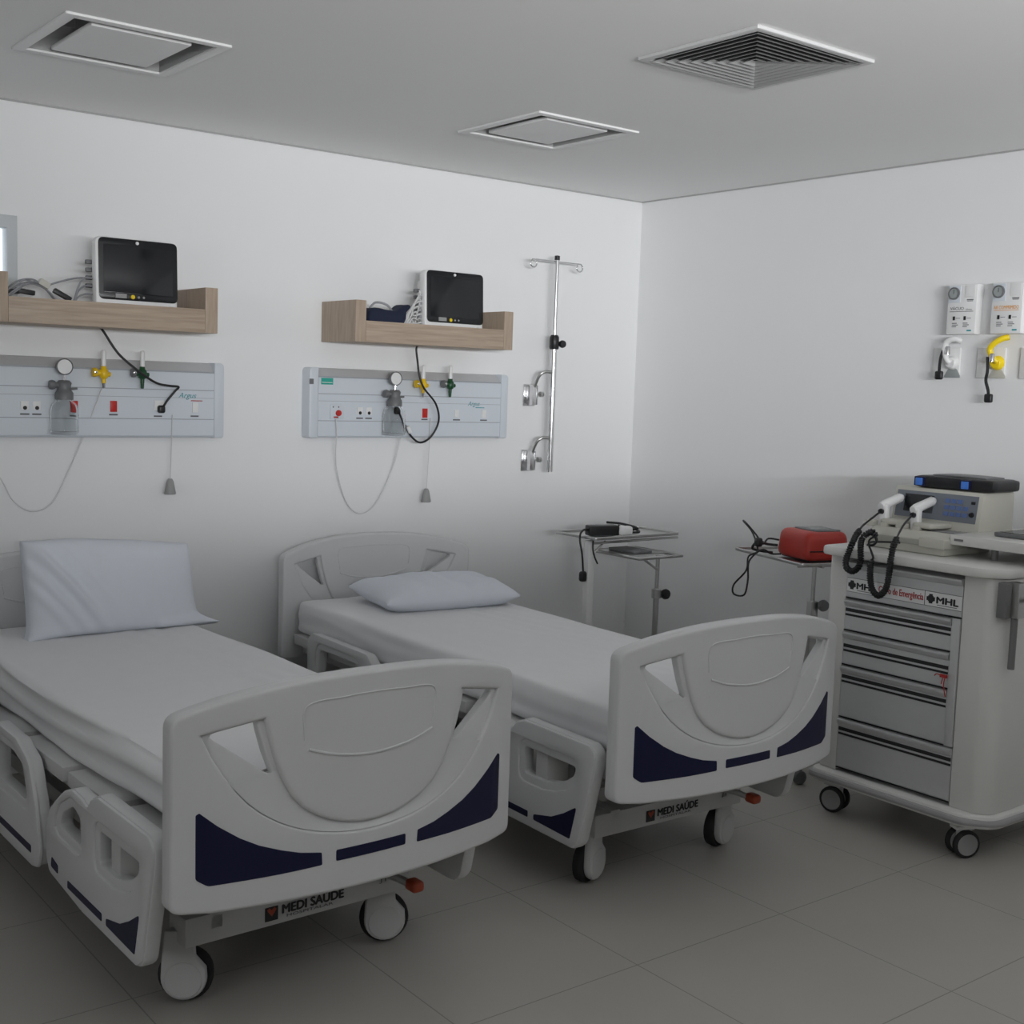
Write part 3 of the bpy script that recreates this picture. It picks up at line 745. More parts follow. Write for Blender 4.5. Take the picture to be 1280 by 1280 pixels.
# ------------------------------------------------------------------ bed head panels with their fittings
def rail_panel(x0, x1, label, right):
    t = thing('bedhead_panel', label, 'medical wall panel', ((x0 + x1) / 2, YB, 1.335), 0, 'pale blue bedhead supply panels')
    w = x1 - x0; a, b = -w / 2, w / 2
    prof = [(0, 0), (-.060, .002), (-.067, .010), (-.068, .262), (-.064, .272)]
    cove = [(-.064, .272), (-.052, .278), (-.040, .300), (-.012, .312), (0, .312)]
    def ext(bm, pr, xa, xb):
        A = [bm.verts.new((xa, y, z)) for y, z in pr]; B = [bm.verts.new((xb, y, z)) for y, z in pr]
        for i in range(len(pr) - 1): bm.faces.new((A[i], A[i + 1], B[i + 1], B[i]))
        for Q in (A, B): bm.faces.new(Q)
    bm = bmesh.new(); ext(bm, prof, a + .045, b - .045); build('panel_body', bm, PANEL, t)
    bm = bmesh.new(); ext(bm, [(-.002, .272)] + cove, a + .045, b - .045); build('cove', bm, PANELC, t, label='grey light cove')
    for s in (-1, 1):
        bm = bmesh.new()
        xa, xb = (a, a + .0449) if s < 0 else (b - .0449, b)
        f = lambda u, v, wv: Vector((u, wv, v))
        pts = [(xa, 0), (xb, 0), (xb, .313), (xa, .313)]
        rr = [.012, 0, 0, .045] if s < 0 else [0, .012, .045, 0]
        prism(bm, [fillet(pts, rr, 4)], -.0705, -.0005, .006, f, None, 2, 0.0); build('end_cap', bm, PANEL, t)
    for z, hh in ((.272, .006), (.197, .003), (.165, .0015), (.077, .003)):
        bm = bmesh.new(); box(bm, a + .046, b - .046, -.0690, -.066, z - hh / 2, z + hh / 2); build('seam_strip', bm, SEAM, t, 0)
    F = -.068
    def module(x, z, wd=.026, hh=.036):
        bm = bmesh.new(); rbox(bm, x - wd / 2, x + wd / 2, F - .004, F + .002, z - hh / 2, z + hh / 2, .002); m = build('outlet', bm, WHITE, t)
        return m
    def caption(x, z, wd=.034): 
        bm = bmesh.new(); box(bm, x - wd / 2, x + wd / 2, F - .0012, F + .001, z - .003, z + .003); build('caption_strip', bm, INKG, t, 0)
    def redsw(x, z):
        bm = bmesh.new(); rbox(bm, x - .013, x + .013, F - .007, F + .002, z - .022, z + .022, .002); build('red_outlet', bm, RED, t, label='red outlet')
    def jack(x, z):
        m = module(x, z + .006, .030, .034)
        bm = bmesh.new(); lathe(bm, [(0, 0), (.0075, 0), (.0075, .002), (0, .002)], (x, F - .0035, z - .003), 'Y', 16); build('socket_hole', bm, BLACK, m)
        caption(x, z - .027)
    cx = (x0 + x1) / 2
    X = lambda wx: wx - cx
    if right:
        jack(X(2.909), .117); jack(X(2.956), .117)
        redsw(X(3.263), .118); caption(X(3.263), .088)
        for wx in (3.448, 3.610):
            module(X(wx), .118, .026, .038); caption(X(wx), .088, .04)
        # nurse call module
        bm = bmesh.new(); rbox(bm, X(2.755), X(2.825), F - .004, F + .002, .085, .150, .003); m = build('call_module', bm, PANEL, t)
        bm = bmesh.new(); lathe(bm, [(0, 0), (.014, 0), (.013, .007), (0, .008)], (X(2.796), F - .004, .112), 'Y', 20); build('call_button', bm, RED, m, label='red call button')
        for wx in (2.769, 2.797):
            bm = bmesh.new(); lathe(bm, [(0, 0), (.0035, 0), (0, .002)], (X(wx), F - .004, .139), 'Y', 10); build('indicator', bm, INKG, m)
        bm = bmesh.new(); box(bm, X(2.772), X(2.796), F - .0052, F - .003, .090, .097); build('call_caption', bm, INKR, m, 0)
        bm = bmesh.new(); box(bm, X(2.708), X(2.768), F - .0012, F + .001, .238, .267); g = build('green_plate', bm, TEAL, t, 0, label='green plate')
        bm = bmesh.new(); box(bm, X(2.712), X(2.764), F - .0018, F - .001, .246, .2485); build('plate_rule', bm, WHITE, g, 0)
        bm = bmesh.new(); rbox(bm, X(2.648), X(2.668), -.074, -.069, .238, .262, .002); build('end_badge', bm, MIDG, t)
        text('panel_lettering', 'Argus', INKT, t, (X(3.512), F - .0003, .150), (1, 0, 0), (0, 0, 1), .072, .028, 0.0, .35)
        bm = bmesh.new(); box(bm, X(3.56), X(3.612), F - .0008, F + .0005, .1465, .1500); build('lettering_rule', bm, INKT, t, 0)
    else:
        jack(X(1.431), .117); jack(X(1.476), .117)
        redsw(X(1.619), .122); caption(X(1.619), .088); redsw(X(1.774), .125); caption(X(1.774), .092)
        module(X(1.962), .132, .040, .040); caption(X(1.958), .088)
        m = module(X(2.118), .126, .026, .042); caption(X(2.116), .090)
        text('panel_lettering', 'Argus', INKT, t, (X(2.045), F - .0003, .158), (1, 0, 0), (0, 0, 1), .078, .028, 0.0, .35)
        bm = bmesh.new(); box(bm, X(2.10), X(2.15), F - .0008, F + .0005, .152, .1555); build('lettering_rule', bm, INKR, t, 0)
    return t
rail_panel(1.135, 2.247, 'pale blue bedhead supply panel over the left bed, cut by the picture edge', False)
rail_panel(2.650, 3.756, 'pale blue bedhead supply panel over the right bed, with the green plate', True)

def suction_jar(x, z, label):
    t = thing('suction_jar', label, 'suction jar', (x, 4.835, z), 0, 'glass suction jars on the bedhead panels')
    bm = bmesh.new(); lathe(bm, [(0, 0), (.046, 0), (.052, .008), (.052, .095), (.047, .112), (.030, .128), (.028, .136), (.0245, .136), (.026, .126), (.043, .110), (.048, .095), (.048, .012), (0, .008)], n=32)
    build('jar', bm, GLASS, t, label='clear glass jar')
    bm = bmesh.new(); lathe(bm, [(.034, .132), (.034, .158), (.028, .166), (.024, .180), (.028, .196), (.020, .206), (0, .208)], n=24)
    tube(bm, [(0, 0, .186), (-.04, 0, .188)], .011, 10); tube(bm, [(0, 0, .172), (.05, 0, .176)], .0045, 8)
    tube(bm, [(0, .02, .186), (0, .045, .186)], .012, 10)
    build('head', bm, MIDG, t)
    bm = bmesh.new(); lathe(bm, [(0, -.012), (.016, -.01), (.019, 0), (.016, .01), (0, .012)], (-.046, 0, .188), 'X', 18); build('knob', bm, MIDG, t)
    bm = bmesh.new(); tube(bm, [(0, 0, .206), (0, 0, .232)], .006, 8); build('gauge_stem', bm, CHROME, t)
    bm = bmesh.new(); lathe(bm, [(0, -.012), (.031, -.012), (.032, .006), (.029, .008), (.028, .004), (0, .004)], (0, -.004, .258), 'Y', 28); g = build('gauge', bm, MIDG, t)
    bm = bmesh.new(); lathe(bm, [(0, 0), (.0278, 0), (.0278, .0015), (0, .002)], (0, -.0075, .258), 'Y', 28); build('gauge_face', bm, WHITE, g)
    return t
suction_jar(1.565, 1.352, 'glass suction jar with gauge on the panel over the left bed')
suction_jar(3.065, 1.352, 'glass suction jar with gauge on the panel over the right bed')

def flowmeter(x, z, m, label, g):
    t = thing('flowmeter', label, 'flowmeter', (x, 4.845, z), 0, g)
    bm = bmesh.new(); lathe(bm, [(0, -.004), (.008, 0), (.0085, .016), (.016, .022), (.019, .034), (.017, .050), (.0115, .056), (.0105, .066), (0, .068)], n=18)
    tube(bm, [(0, 0, .038), (-.03, 0, .040)], .012, 10); tube(bm, [(0, 0, .036), (.026, 0, .034)], .009, 10); tube(bm, [(0, .01, .038), (0, .037, .038)], .012, 10)
    build('body', bm, m, t)
    bm = bmesh.new(); lathe(bm, [(0, -.010), (.017, -.008), (.019, 0), (.017, .008), (0, .010)], (-.036, 0, .041), 'X', 16); build('knob', bm, m if m is YEL else MIDG, t)
    bm = bmesh.new(); lathe(bm, [(0, -.012), (.006, -.010), (.006, .004), (0, .006)], (-.036, -.014, .041), 'Y', 12); build('knob_cap', bm, CHROME, t)
    bm = bmesh.new(); lathe(bm, [(.0095, .066), (.0095, .118), (.008, .126), (.004, .130), (0, .131)], n=16); build('flow_tube', bm, WHITE, t)
    bm = bmesh.new(); lathe(bm, [(0, -.022), (.006, -.020), (.0075, -.002), (.006, 0)], n=14); build('outlet_nozzle', bm, CHROME if m is YEL else m, t)
    return t
flowmeter(1.722, 1.552, YEL, 'yellow flowmeter on the panel over the left bed', 'yellow air flowmeters')
flowmeter(1.878, 1.555, GRN, 'dark green flowmeter on the panel over the left bed', 'green oxygen flowmeters')
flowmeter(3.226, 1.548, YEL, 'yellow flowmeter on the panel over the right bed', 'yellow air flowmeters')
flowmeter(3.380, 1.552, GRN, 'dark green flowmeter on the panel over the right bed', 'green oxygen flowmeters')

# power leads of the monitors
def power_cord(mon, label, pts, plug, sleeve=None):
    t = bpy.data.objects.new('power_cord', None); COL.objects.link(t); t.parent = mon; t['label'] = label
    t.location = (pts[0][0] - mon.location.x, 4.84 - mon.location.y, pts[0][2] - mon.location.z)
    L = [(x - pts[0][0], y - 4.84, z - pts[0][2]) for x, y, z in pts]
    bm = bmesh.new(); wire(bm, L, .0048, 8, 8); build('cord', bm, BLACK, t, 70)
    px, pz = plug[0] - pts[0][0], plug[1] - pts[0][2]
    bm = bmesh.new(); rgrid(bm, .030, .026, .032, .009, 6, 6, 6, None, Matrix.Translation((px, .032, pz))); build('plug', bm, BLACK, t)
    if sleeve:
        a, b = [Vector((s[0] - pts[0][0], .0, s[1] - pts[0][2])) for s in sleeve]
        bm = bmesh.new(); tube(bm, [a, b], .009, 10); build('cord_sleeve', bm, WHITE, t, label='white sleeve')
    return t
power_cord(MON1, 'black power cord hanging from the left shelf, crossing the green flowmeter to a socket',
           [(1.690, 4.80, 1.766), (1.712, 4.82, 1.752), (1.768, 4.81, 1.668), (1.846, 4.80, 1.602), (1.915, 4.80, 1.560), (1.975, 4.82, 1.549), (2.027, 4.84, 1.545), (2.018, 4.85, 1.528), (1.990, 4.86, 1.490), (1.975, 4.868, 1.462)], (1.968, 1.452))
power_cord(MON2, 'black power cord hanging from the right shelf, looped below the yellow flowmeter',
           [(3.160, 4.80, 1.766), (3.160, 4.81, 1.745), (3.162, 4.80, 1.690), (3.166, 4.79, 1.632), (3.190, 4.785, 1.572), (3.262, 4.79, 1.500), (3.302, 4.82, 1.420), (3.275, 4.84, 1.345), (3.220, 4.85, 1.316), (3.165, 4.85, 1.350), (3.130, 4.855, 1.410), (3.108, 4.86, 1.452)], (3.104, 1.462), ((3.158, 1.362), (3.142, 1.392)))
# thin call / suction tubes in hanging loops
def tube_loop(label, pts, m=TUBEC, r=.0028):
    bm = bmesh.new(); wire(bm, pts, r, 6, 10); o = build('hanging_tube', bm, m, None, 70); return tag(o, label, 'tube', 'thin clear tubes looped under the panels')
tube_loop('thin clear tube hanging in a long loop under the left panel', [(1.20, 4.87, 1.36), (1.27, 4.90, 1.26), (1.352, 4.93, 1.178), (1.40, 4.935, 1.09), (1.47, 4.94, 1.045), (1.547, 4.935, 1.075), (1.61, 4.93, 1.197), (1.657, 4.91, 1.323), (1.695, 4.873, 1.45), (1.715, 4.845, 1.53)])
tube_loop('thin clear tube hanging in a long loop under the right panel', [(2.778, 4.868, 1.42), (2.786, 4.872, 1.36), (2.81, 4.915, 1.214), (2.872, 4.935, 1.048), (2.95, 4.94, .982), (3.036, 4.938, 1.024), (3.115, 4.93, 1.173), (3.14, 4.90, 1.323), (3.142, 4.868, 1.43)])
t0 = None
def pull_cord(x, z1, z0, label):
    t = thing('pull_cord', label, 'pull cord', (x, 4.868, z0), 0, 'call pull cords with grey handles')
    bm = bmesh.new(); wire(bm, [(0, 0, z1 - z0), (.002, .01, .25), (0, .02, .055)], .0022); build('cord', bm, CABLEW, t)
    bm = bmesh.new(); lathe(bm, [(0, 0), (.022, .001), (.024, .006), (.014, .055), (.008, .066), (0, .067)], (0, .02, 0), n=18); build('handle', bm, GREYP, t, label='grey bell-shaped handle')
pull_cord(2.014, 1.43, 1.100, 'emergency pull cord with grey handle under the left panel')
pull_cord(3.288, 1.43, 1.028, 'emergency pull cord with grey handle under the right panel')

# ------------------------------------------------------------------ wall mounted infusion pole
t = thing('infusion_pole', 'chrome infusion pole with two hooks held on wall brackets', 'infusion pole', (4.015, 4.85, 1.165))
bm = bmesh.new(); tube(bm, [(0, 0, 0), (0, 0, .652)], .0155, 16); build('lower_pole', bm, CHROME, t)
bm = bmesh.new(); tube(bm, [(0, 0, .64), (0, 0, 1.070)], .0105, 14); build('upper_pole', bm, CHROME, t)
bm = bmesh.new(); lathe(bm, [(.02, .62), (.024, .625), (.024, .680), (.018, .692), (0, .692)], n=18); tube(bm, [(.01, -.005, .652), (.03, -.02, .65)], .008, 8); cl = build('clamp', bm, BLACK, t)
bm = bmesh.new(); lathe(bm, [(0, -.012), (.017, -.010), (.020, 0), (.017, .010), (0, .012)], (.034, -.024, .648), 'Y', 16); build('clamp_knob', bm, BLACK, cl)
bm = bmesh.new(); lathe(bm, [(0, 1.062), (.0135, 1.064), (.0135, 1.085), (0, 1.088)], n=14); build('pole_cap', bm, BLACK, t)
for s in (-1, 1):
    pts = [(0, 0, 1.055), (s * .06, 0, 1.056), (s * .150, 0, 1.056)] + [(s * (.150 + .019 * math.sin(a)), 0, 1.037 + .019 * math.cos(a)) for a in [k * .6 for k in range(1, 10)]]
    bm = bmesh.new(); tube(bm, spline(pts, 3), .0038, 8); build('hook', bm, CHROME, t)
for z in (.392, .060):
    bm = bmesh.new(); tube(bm, spline([(0, 0, z + .11), (-.045, .005, z + .115), (-.072, .02, z + .095), (-.076, .045, z + .05), (-.076, .06, z + .02)], 6), .0085, 10); br = build('arm', bm, STEEL, t)
    bm = bmesh.new(); rbox(bm, -.113, -.036, .094, .0995, z - .06, z + .048, .003); rbox(bm, -.092, -.056, .045, .096, z - .055, z + .045, .006); build('wall_bracket', bm, CHROME, br)
    bm = bmesh.new(); tube(bm, [(-.06, .07, z), (-.036, .05, z)], .006, 8); lathe(bm, [(0, -.012), (.014, -.008), (.014, .008), (0, .012)], (-.032, .048, z), 'X', 12); build('wing_knob', bm, STEEL, br)

# ------------------------------------------------------------------ regulators and gas outlets on the right wall
def regulator(y, title, ink, label):
    t = thing('gas_alarm_panel', label, 'gas panel', (XR, y, 1.868), -PI / 2, 'white gas alarm panels on the right wall')
    w = .134
    bm = bmesh.new(); prism(bm, [rrect(-w / 2, w / 2, 0, .205, .006, 2)], -.05, -.001, .004, XZ); build('case', bm, WHITE, t)
    F = -.0502
    bm = bmesh.new(); rbox(bm, -w / 2 + .004, -.008, F - .002, F + .002, .130, .200, .002); build('gauge_plate', bm, PANEL, t)
    bm = bmesh.new(); lathe(bm, [(0, 0), (.0255, 0), (.0255, .008), (.0215, .009), (.0205, .005), (0, .005)], (-.036, F - .002, .168), 'Y', 28); g = build('gauge', bm, MIDG, t)
    bm = bmesh.new(); lathe(bm, [(0, 0), (.0203, 0), (.02, .001), (0, .0012)], (-.036, F - .0072, .168), 'Y', 24); build('gauge_face', bm, SCRG, g)
    bm = bmesh.new(); box(bm, -.0372, -.0348, F - .0088, F - .0082, .166, .183, Matrix.Identity(4)); build('needle', bm, INK, g, 0)
    bm = bmesh.new(); rbox(bm, .012, w / 2 - .008, F - .0015, F + .001, .150, .200, .002); build('cover_plate', bm, WHITE, t)
    bm = bmesh.new(); box(bm, .022, .052, F - .0008, F + .0005, .139, .143); box(bm, .024, .05, F - .0008, F + .0005, .1345, .137); build('caption_strip', bm, INKG, t, 0)
    if ink is INKO: text('panel_lettering', 'AR COMPRIMIDO', ink, t, (-.055, F, .098), (1, 0, 0), (0, 0, 1), .108, .014, .01)
    else:
        text('panel_lettering', title, ink, t, (-.052, F, .100), (1, 0, 0), (0, 0, 1), .062, .015, .01)
        text('panel_lettering', 'clínico', ink, t, (.020, F, .098), (1, 0, 0), (0, 0, 1), .028, .007, 0)
    bm = bmesh.new(); box(bm, -.054, .054, F - .0008, F + .0005, .0925, .0945); build('title_rule', bm, ink, t, 0)
    for x in (-.032, .018):
        bm = bmesh.new(); rbox(bm, x - .0045, x + .0045, F - .003, F + .001, .058, .074, .001); s = build('switch', bm, BLACK, t)
        bm = bmesh.new(); box(bm, x + .009, x + .028, F - .0008, F + .0005, .065, .067); box(bm, x - .008, x + .014, F - .0008, F + .0005, .044, .047); box(bm, x - .007, x + .020, F - .0008, F + .0005, .037, .040); box(bm, x - .008, x + .012, F - .0008, F + .0005, .030, .033); build('caption_strip', bm, INKG, t, 0)
    bm = bmesh.new(); box(bm, .030, .050, F - .0008, F + .0005, .012, .018); build('teal_mark', bm, INKT, t, 0)
regulator(2.958, 'VÁCUO', INKG, 'white wall gas alarm panel with grey vacuum lettering, left of the pair')
regulator(2.757, 'AR', INKO, 'white wall gas alarm panel with orange compressed air lettering, right of the pair')
def outlet_box(y, label, m, hang, z1):
    t = thing('gas_outlet', label, 'gas outlet', (XR, y, 1.69), -PI / 2, 'gas outlet plates under the alarm panels')
    bm = bmesh.new(); prism(bm, [rrect(-.095, .03, 0, .125, .004, 2)], -.012, -.0005, .003, XZ); build('cover_plate', bm, WHITE, t)
    bm = bmesh.new(); lathe(bm, [(0, 0), (.030, 0), (.026, .018), (.02, .024), (0, .024)], (0, -.012, .062), 'Y', 20); build('socket', bm, m, t)
    f = lambda u, v, w: Vector((u, w, v))
    bm = bmesh.new(); prism(bm, [fillet([(-.042, 0), (.042, 0), (.020, .036), (-.020, .036)], .006, 2)], -.014, -.011, .001, f); build('outlet_badge', bm, SCRG if m is not YELW else BEIGE, t)
    return t
outlet_box(3.005, 'white gas outlet plate below the vacuum alarm panel', WHITE, 0, 0)
outlet_box(2.80, 'white gas outlet plate below the compressed air alarm panel', YELW, 0, 0)
outlet_box(2.61, 'white gas outlet plate at the right picture edge', WHITE, 0, 0)
def hose(label, x0, y0, pts, m, tail):
    t = thing('gas_hose', label, 'hose', (XR, y0, 1.69), -PI / 2, 'short gas hoses hung on the wall outlets')
    bm = bmesh.new(); tube(bm, spline(pts, 8), [.012 + .0 * k for k in range((len(pts) - 1) * 8 + 1)], 12); build('hose', bm, m, t, 60)
    bm = bmesh.new(); wire(bm, tail, .0065, 8); build('black_strap', bm, BLACK, t, label='black strap')
    bm = bmesh.new(); e = Vector(tail[-1]); rgrid(bm, .034, .02, .036, .007, 5, 4, 5, None, Matrix.Translation(e)); build('strap_buckle', bm, BLACK, t)
    bm = bmesh.new(); lathe(bm, [(0, -.002), (.011, 0), (.011, .028), (.007, .034), (0, .034)], (tail[0][0] + .02, tail[0][1], tail[0][2] - .02), n=12); build('end_fitting', bm, CHROME, t)
hose('short white hose with a black strap on the vacuum outlet', 0, 3.005, [(.045, -.03, .150), (.02, -.045, .160), (-.012, -.05, .145), (-.020, -.05, .110), (-.01, -.045, .075), (.0, -.036, .062)], WHITE,
     [(-.022, -.055, .115), (-.03, -.058, .08), (-.035, -.055, .04), (-.038, -.05, .008)])
hose('short yellow hose with a long black strap on the compressed air outlet', 0, 2.80, [(.052, -.03, .165), (.03, -.045, .158), (.002, -.055, .138), (-.014, -.055, .115), (-.005, -.05, .085), (.012, -.036, .066)], YELW,
     [(-.020, -.058, .085), (-.016, -.058, .03), (-.022, -.055, -.01), (-.012, -.05, -.05), (-.008, -.05, -.082)])

# ------------------------------------------------------------------ instrument stands
def tray_mesh(x0, x1, y0, y1, z, hgt=.014):
    bm = bmesh.new()
    prism(bm, [rrect(x0, x1, y0, y1, .02, 4)], z, z + .003, 0, XY)
    prism(bm, [rrect(x0, x1, y0, y1, .02, 4), rrect(x0 + .007, x1 - .007, y0 + .007, y1 - .007, .016, 4)], z, z + hgt, .002, XY)
    return bm
def stand_base(t, x, y, yaw, name='base'):
    bm = bmesh.new(); M = Matrix.Translation((x, y, 0)) @ Matrix.Rotation(yaw, 4, 'Z')
    for s in (-1, 1): tube(bm, [M @ Vector((s * .19, -.02, .075)), M @ Vector((0, 0, .075))], .012, 10)
    tube(bm, [M @ Vector((0, 0, .075)), M @ Vector((0, .32, .075))], .012, 10)
    b = build('base_legs', bm, STEEL, t)
    for q in ((-.19, -.02), (.19, -.02), (0, .32)):
        p = M @ Vector((q[0], q[1], 0)); bm = bmesh.new()
        lathe(bm, [(0, -.011), (.026, -.011), (.030, -.006), (.030, .006), (.026, .011), (0, .011)], (p.x, p.y, .030), 'Y', 18)
        tube(bm, [(p.x, p.y, .035), (p.x, p.y, .078)], .009, 8); build('caster', bm, MIDG, b)
t = thing('instrument_stand', 'instrument stand on a white column in the room corner, its tray holding the power adapter', 'instrument stand', (3.885, 4.375, 0), 0, 'instrument stands with trays')
build('tray', tray_mesh(-.03, .53, -.075, .225, .885, .014), STEEL, t)
bm = bmesh.new(); rbox(bm, -.019, .019, -.019, .019, .07, .875, .004); build('column', bm, WHITE, t)
bm = bmesh.new(); tube(bm, [(0, -.03, .865), (.53, -.06, .872)], .006, 8); tube(bm, [(0, .03, .865), (.5, .19, .872)], .006, 8); tube(bm, [(.01, 0, .80), (.10, 0, .868)], .005, 8); build('tray_support', bm, STEEL, t)
bm = bmesh.new(); rbox(bm, -.03, .03, -.25, .20, .05, .075, .006); rbox(bm, -.03, .45, -.03, .03, .05, .075, .006); b = build('base_legs', bm, WHITE, t)
for q in ((0, -.23), (0, .18), (.43, 0)):
    bm = bmesh.new(); lathe(bm, [(0, -.011), (.024, -.011), (.026, 0), (.024, .011), (0, .011)], (q[0], q[1], .026), 'Y', 16); build('caster', bm, MIDG, b)
t = thing('instrument_stand', 'low instrument stand with an open tray frame and black knob, right of the white column', 'instrument stand', (4.17, 4.20, 0), 0, 'instrument stands with trays')
fx0, fx1, fy0, fy1, fz = -.205, .075, -.085, .235, .815
bm = bmesh.new(); tube(bm, [(fx0, fy0, fz), (fx1, fy0, fz), (fx1, fy1, fz), (fx0, fy1, fz)], .0075, 10, True); build('tray_frame', bm, STEEL, t)
bm = bmesh.new(); prism(bm, [[(fx0, fy0 + .09), (fx1, fy0 + .09), (fx1, fy1), (fx0, fy1)]], fz + .003, fz + .006, 0, XY)
build('tray', bm, STEEL, t)
bm = bmesh.new(); rbox(bm, -.14, -.02, .02, .20, fz + .0065, fz + .018, .003); build('instrument_clip', bm, MIDG, t)
bm = bmesh.new(); tube(bm, [(0, 0, .55), (0, 0, fz - .004)], .010, 12); tube(bm, [(-.16, -.07, fz - .006), (0, 0, fz - .075)], .006, 8); tube(bm, [(0, 0, fz - .008), (.04, 0, fz - .006)], .006, 8); build('upper_pole', bm, STEEL, t)
bm = bmesh.new(); tube(bm, [(0, 0, .075), (0, 0, .60)], .0145, 14); lathe(bm, [(.0145, .60), (.024, .605), (.024, .645), (.0145, .65)], n=16); build('column', bm, STEEL, t)
bm = bmesh.new(); lathe(bm, [(0, -.014), (.022, -.012), (.026, 0), (.022, .012), (0, .014)], (.040, -.022, .622), 'Y', 18); tube(bm, [(.01, 0, .622), (.04, -.015, .622)], .006, 8); build('height_knob', bm, BLACK, t, label='black knob')
stand_base(t, 0, 0, PI)
# black power adapter with its plug hanging over the edge
t = thing('power_adapter', 'black power adapter with dangling plug on the corner instrument stand', 'adapter', (4.0, 4.41, .889))
bm = bmesh.new(); rbox(bm, -.085, .075, -.03, .03, .002, .052, .008, 2, Matrix.Rotation(-.25, 4, 'Z')); build('adapter_body', bm, BLACK, t)
bm = bmesh.new(); rgrid(bm, .085, .05, .045, .016, 8, 6, 6, None, Matrix.Translation((.105, -.035, .024))); build('white_clip', bm, WHITE, t, label='white clip')
bm = bmesh.new(); wire(bm, [(.10, .0, .045), (.16, .0, .012), (.22, -.02, .010), (.23, .03, .02), (.17, .04, .012), (.20, -.03, .03), (.14, .02, .05), (.05, .03, .06)], .006, 8); build('coiled_lead', bm, BLACK, t)
bm = bmesh.new(); wire(bm, [(-.08, .02, .03), (-.13, .0, .032), (-.165, -.02, .0), (-.155, -.03, -.08), (-.145, -.03, -.16)], .0048, 8); build('cord', bm, BLACK, t)
bm = bmesh.new(); wire(bm, [(-.115, -.06, .0), (-.128, -.075, -.05), (-.118, -.08, -.09), (-.10, -.08, -.12)], .004, 8); build('thin_cord', bm, BLACK, t)
bm = bmesh.new(); rgrid(bm, .036, .032, .05, .012, 6, 6, 6, None, Matrix.Translation((-.145, -.03, -.185))); tube(bm, [(-.14, -.03, -.18), (-.115, -.03, -.172)], .005, 6); build('plug', bm, BLACK, t)

# stand behind the cart, carrying the red defibrillator
t = thing('instrument_stand', 'steel instrument stand behind the emergency cart, carrying the red defibrillator', 'instrument stand', (4.27, 3.35, 0), -.28, 'instrument stands with trays')
bm = tray_mesh(-.13, .21, -.09, .44, .880, .014); build('tray', bm, STEEL, t)
bm = bmesh.new(); tube(bm, [(0, 0, .55), (0, 0, .872)], .009, 12); tube(bm, [(-.10, -.02, .872), (.18, -.02, .872)], .007, 8); tube(bm, [(0, -.06, .872), (0, .40, .872)], .007, 8); build('upper_pole', bm, STEEL, t)
bm = bmesh.new(); rbox(bm, -.018, .018, -.018, .018, .07, .715, .004); build('column', bm, STEEL, t)
bm = bmesh.new(); lathe(bm, [(0, -.014), (.022, -.012), (.026, 0), (.022, .012), (0, .014)], (.030, -.036, .700), 'Y', 18); tube(bm, [(.01, 0, .700), (.03, -.03, .700)], .006, 8); build('height_knob', bm, MIDG, t)
bm = bmesh.new(); rbox(bm, .0, .10, -.015, .015, .60, .63, .003); build('bracket', bm, STEEL, t)
stand_base(t, 0, 0, 2.48)
# red defibrillator
t = thing('defibrillator', 'red portable defibrillator with grey screen on the stand behind the cart', 'defibrillator', (4.345, 3.425, .886), -.28)
def aed(v):
    k = (v.z + .06) / .12
    return Vector((v.x * (1 - .07 * k), v.y * (1 - .10 * k), v.z + .010 * (v.x > 0) * 0))
bm = bmesh.new(); rgrid(bm, .225, .25, .125, .032, 14, 14, 8, aed, Matrix.Translation((0, 0, .066))); build('case', bm, REDAED, t, 60)
bm = bmesh.new(); prism(bm, [rrect(-.055, .085, -.085, .075, .02, 4)], .124, .1335, .003, XY); p = build('control_panel', bm, MIDG, t)
bm = bmesh.new(); prism(bm, [rrect(-.03, .06, -.05, .05, .004, 2)], .1336, .1346, .0004, XY); build('screen', bm, SCRG, p)
bm = bmesh.new(); rbox(bm, -.10, .10, -.125, -.118, .045, .05, .001); build('seam', bm, BLACK, t)
bm = bmesh.new(); rbox(bm, .06, .09, -.128, -.120, .05, .075, .004); build('port', bm, BLACK, t)
bm = bmesh.new(); rbox(bm, -.09, .09, -.105, .105, .001, .014, .006); build('foot_pad', bm, BLACK, t)
t = thing('defibrillator_lead', 'tangled black leads hanging beside the red defibrillator', 'cord', (4.23, 3.58, .886), -.28)
bm = bmesh.new()
wire(bm, [(.05, -.01, .07), (.0, .0, .075), (-.04, -.02, .055), (-.05, .02, .09), (-.06, .08, .13), (-.05, .13, .14), (-.03, .09, .10), (-.05, .02, .06), (-.06, -.01, .02), (-.11, -.02, .0), (-.125, -.03, -.06), (-.145, .03, -.13), (-.150, .02, -.17), (-.135, -.04, -.165), (-.12, -.04, -.10), (-.105, -.02, -.02), (-.05, -.03, .03), (.0, -.03, .012), (.05, -.03, .010)], .0042, 6)
wire(bm, [(.05, .0, .045), (.0, .01, .05), (-.05, .0, .065), (-.06, .03, .03), (-.03, .0, .02), (.03, .01, .012)], .006, 6)
build('lead', bm, BLACK, t, 70)
bm = bmesh.new(); rgrid(bm, .03, .035, .04, .01, 5, 5, 5, None, Matrix.Translation((-.05, .0, .06))); build('lead_knot', bm, BLACK, t)

# ------------------------------------------------------------------ emergency cart  (local x runs along -y, front faces -x)
CX, CY = 3.80, 2.575
cart = thing('emergency_cart', 'white emergency cart with aluminium drawers and red lettering', 'cart', (CX, CY, 0), -PI / 2)
D0, D1 = 0.0, .57
body = fillet([(-.345, D0 + .012), (.335, D0 + .012), (.365, D0 + .04), (.365, D1), (-.345, D1)], [.03, .05, .05, .03, .03], 4)
front_open = None
bm = bmesh.new()
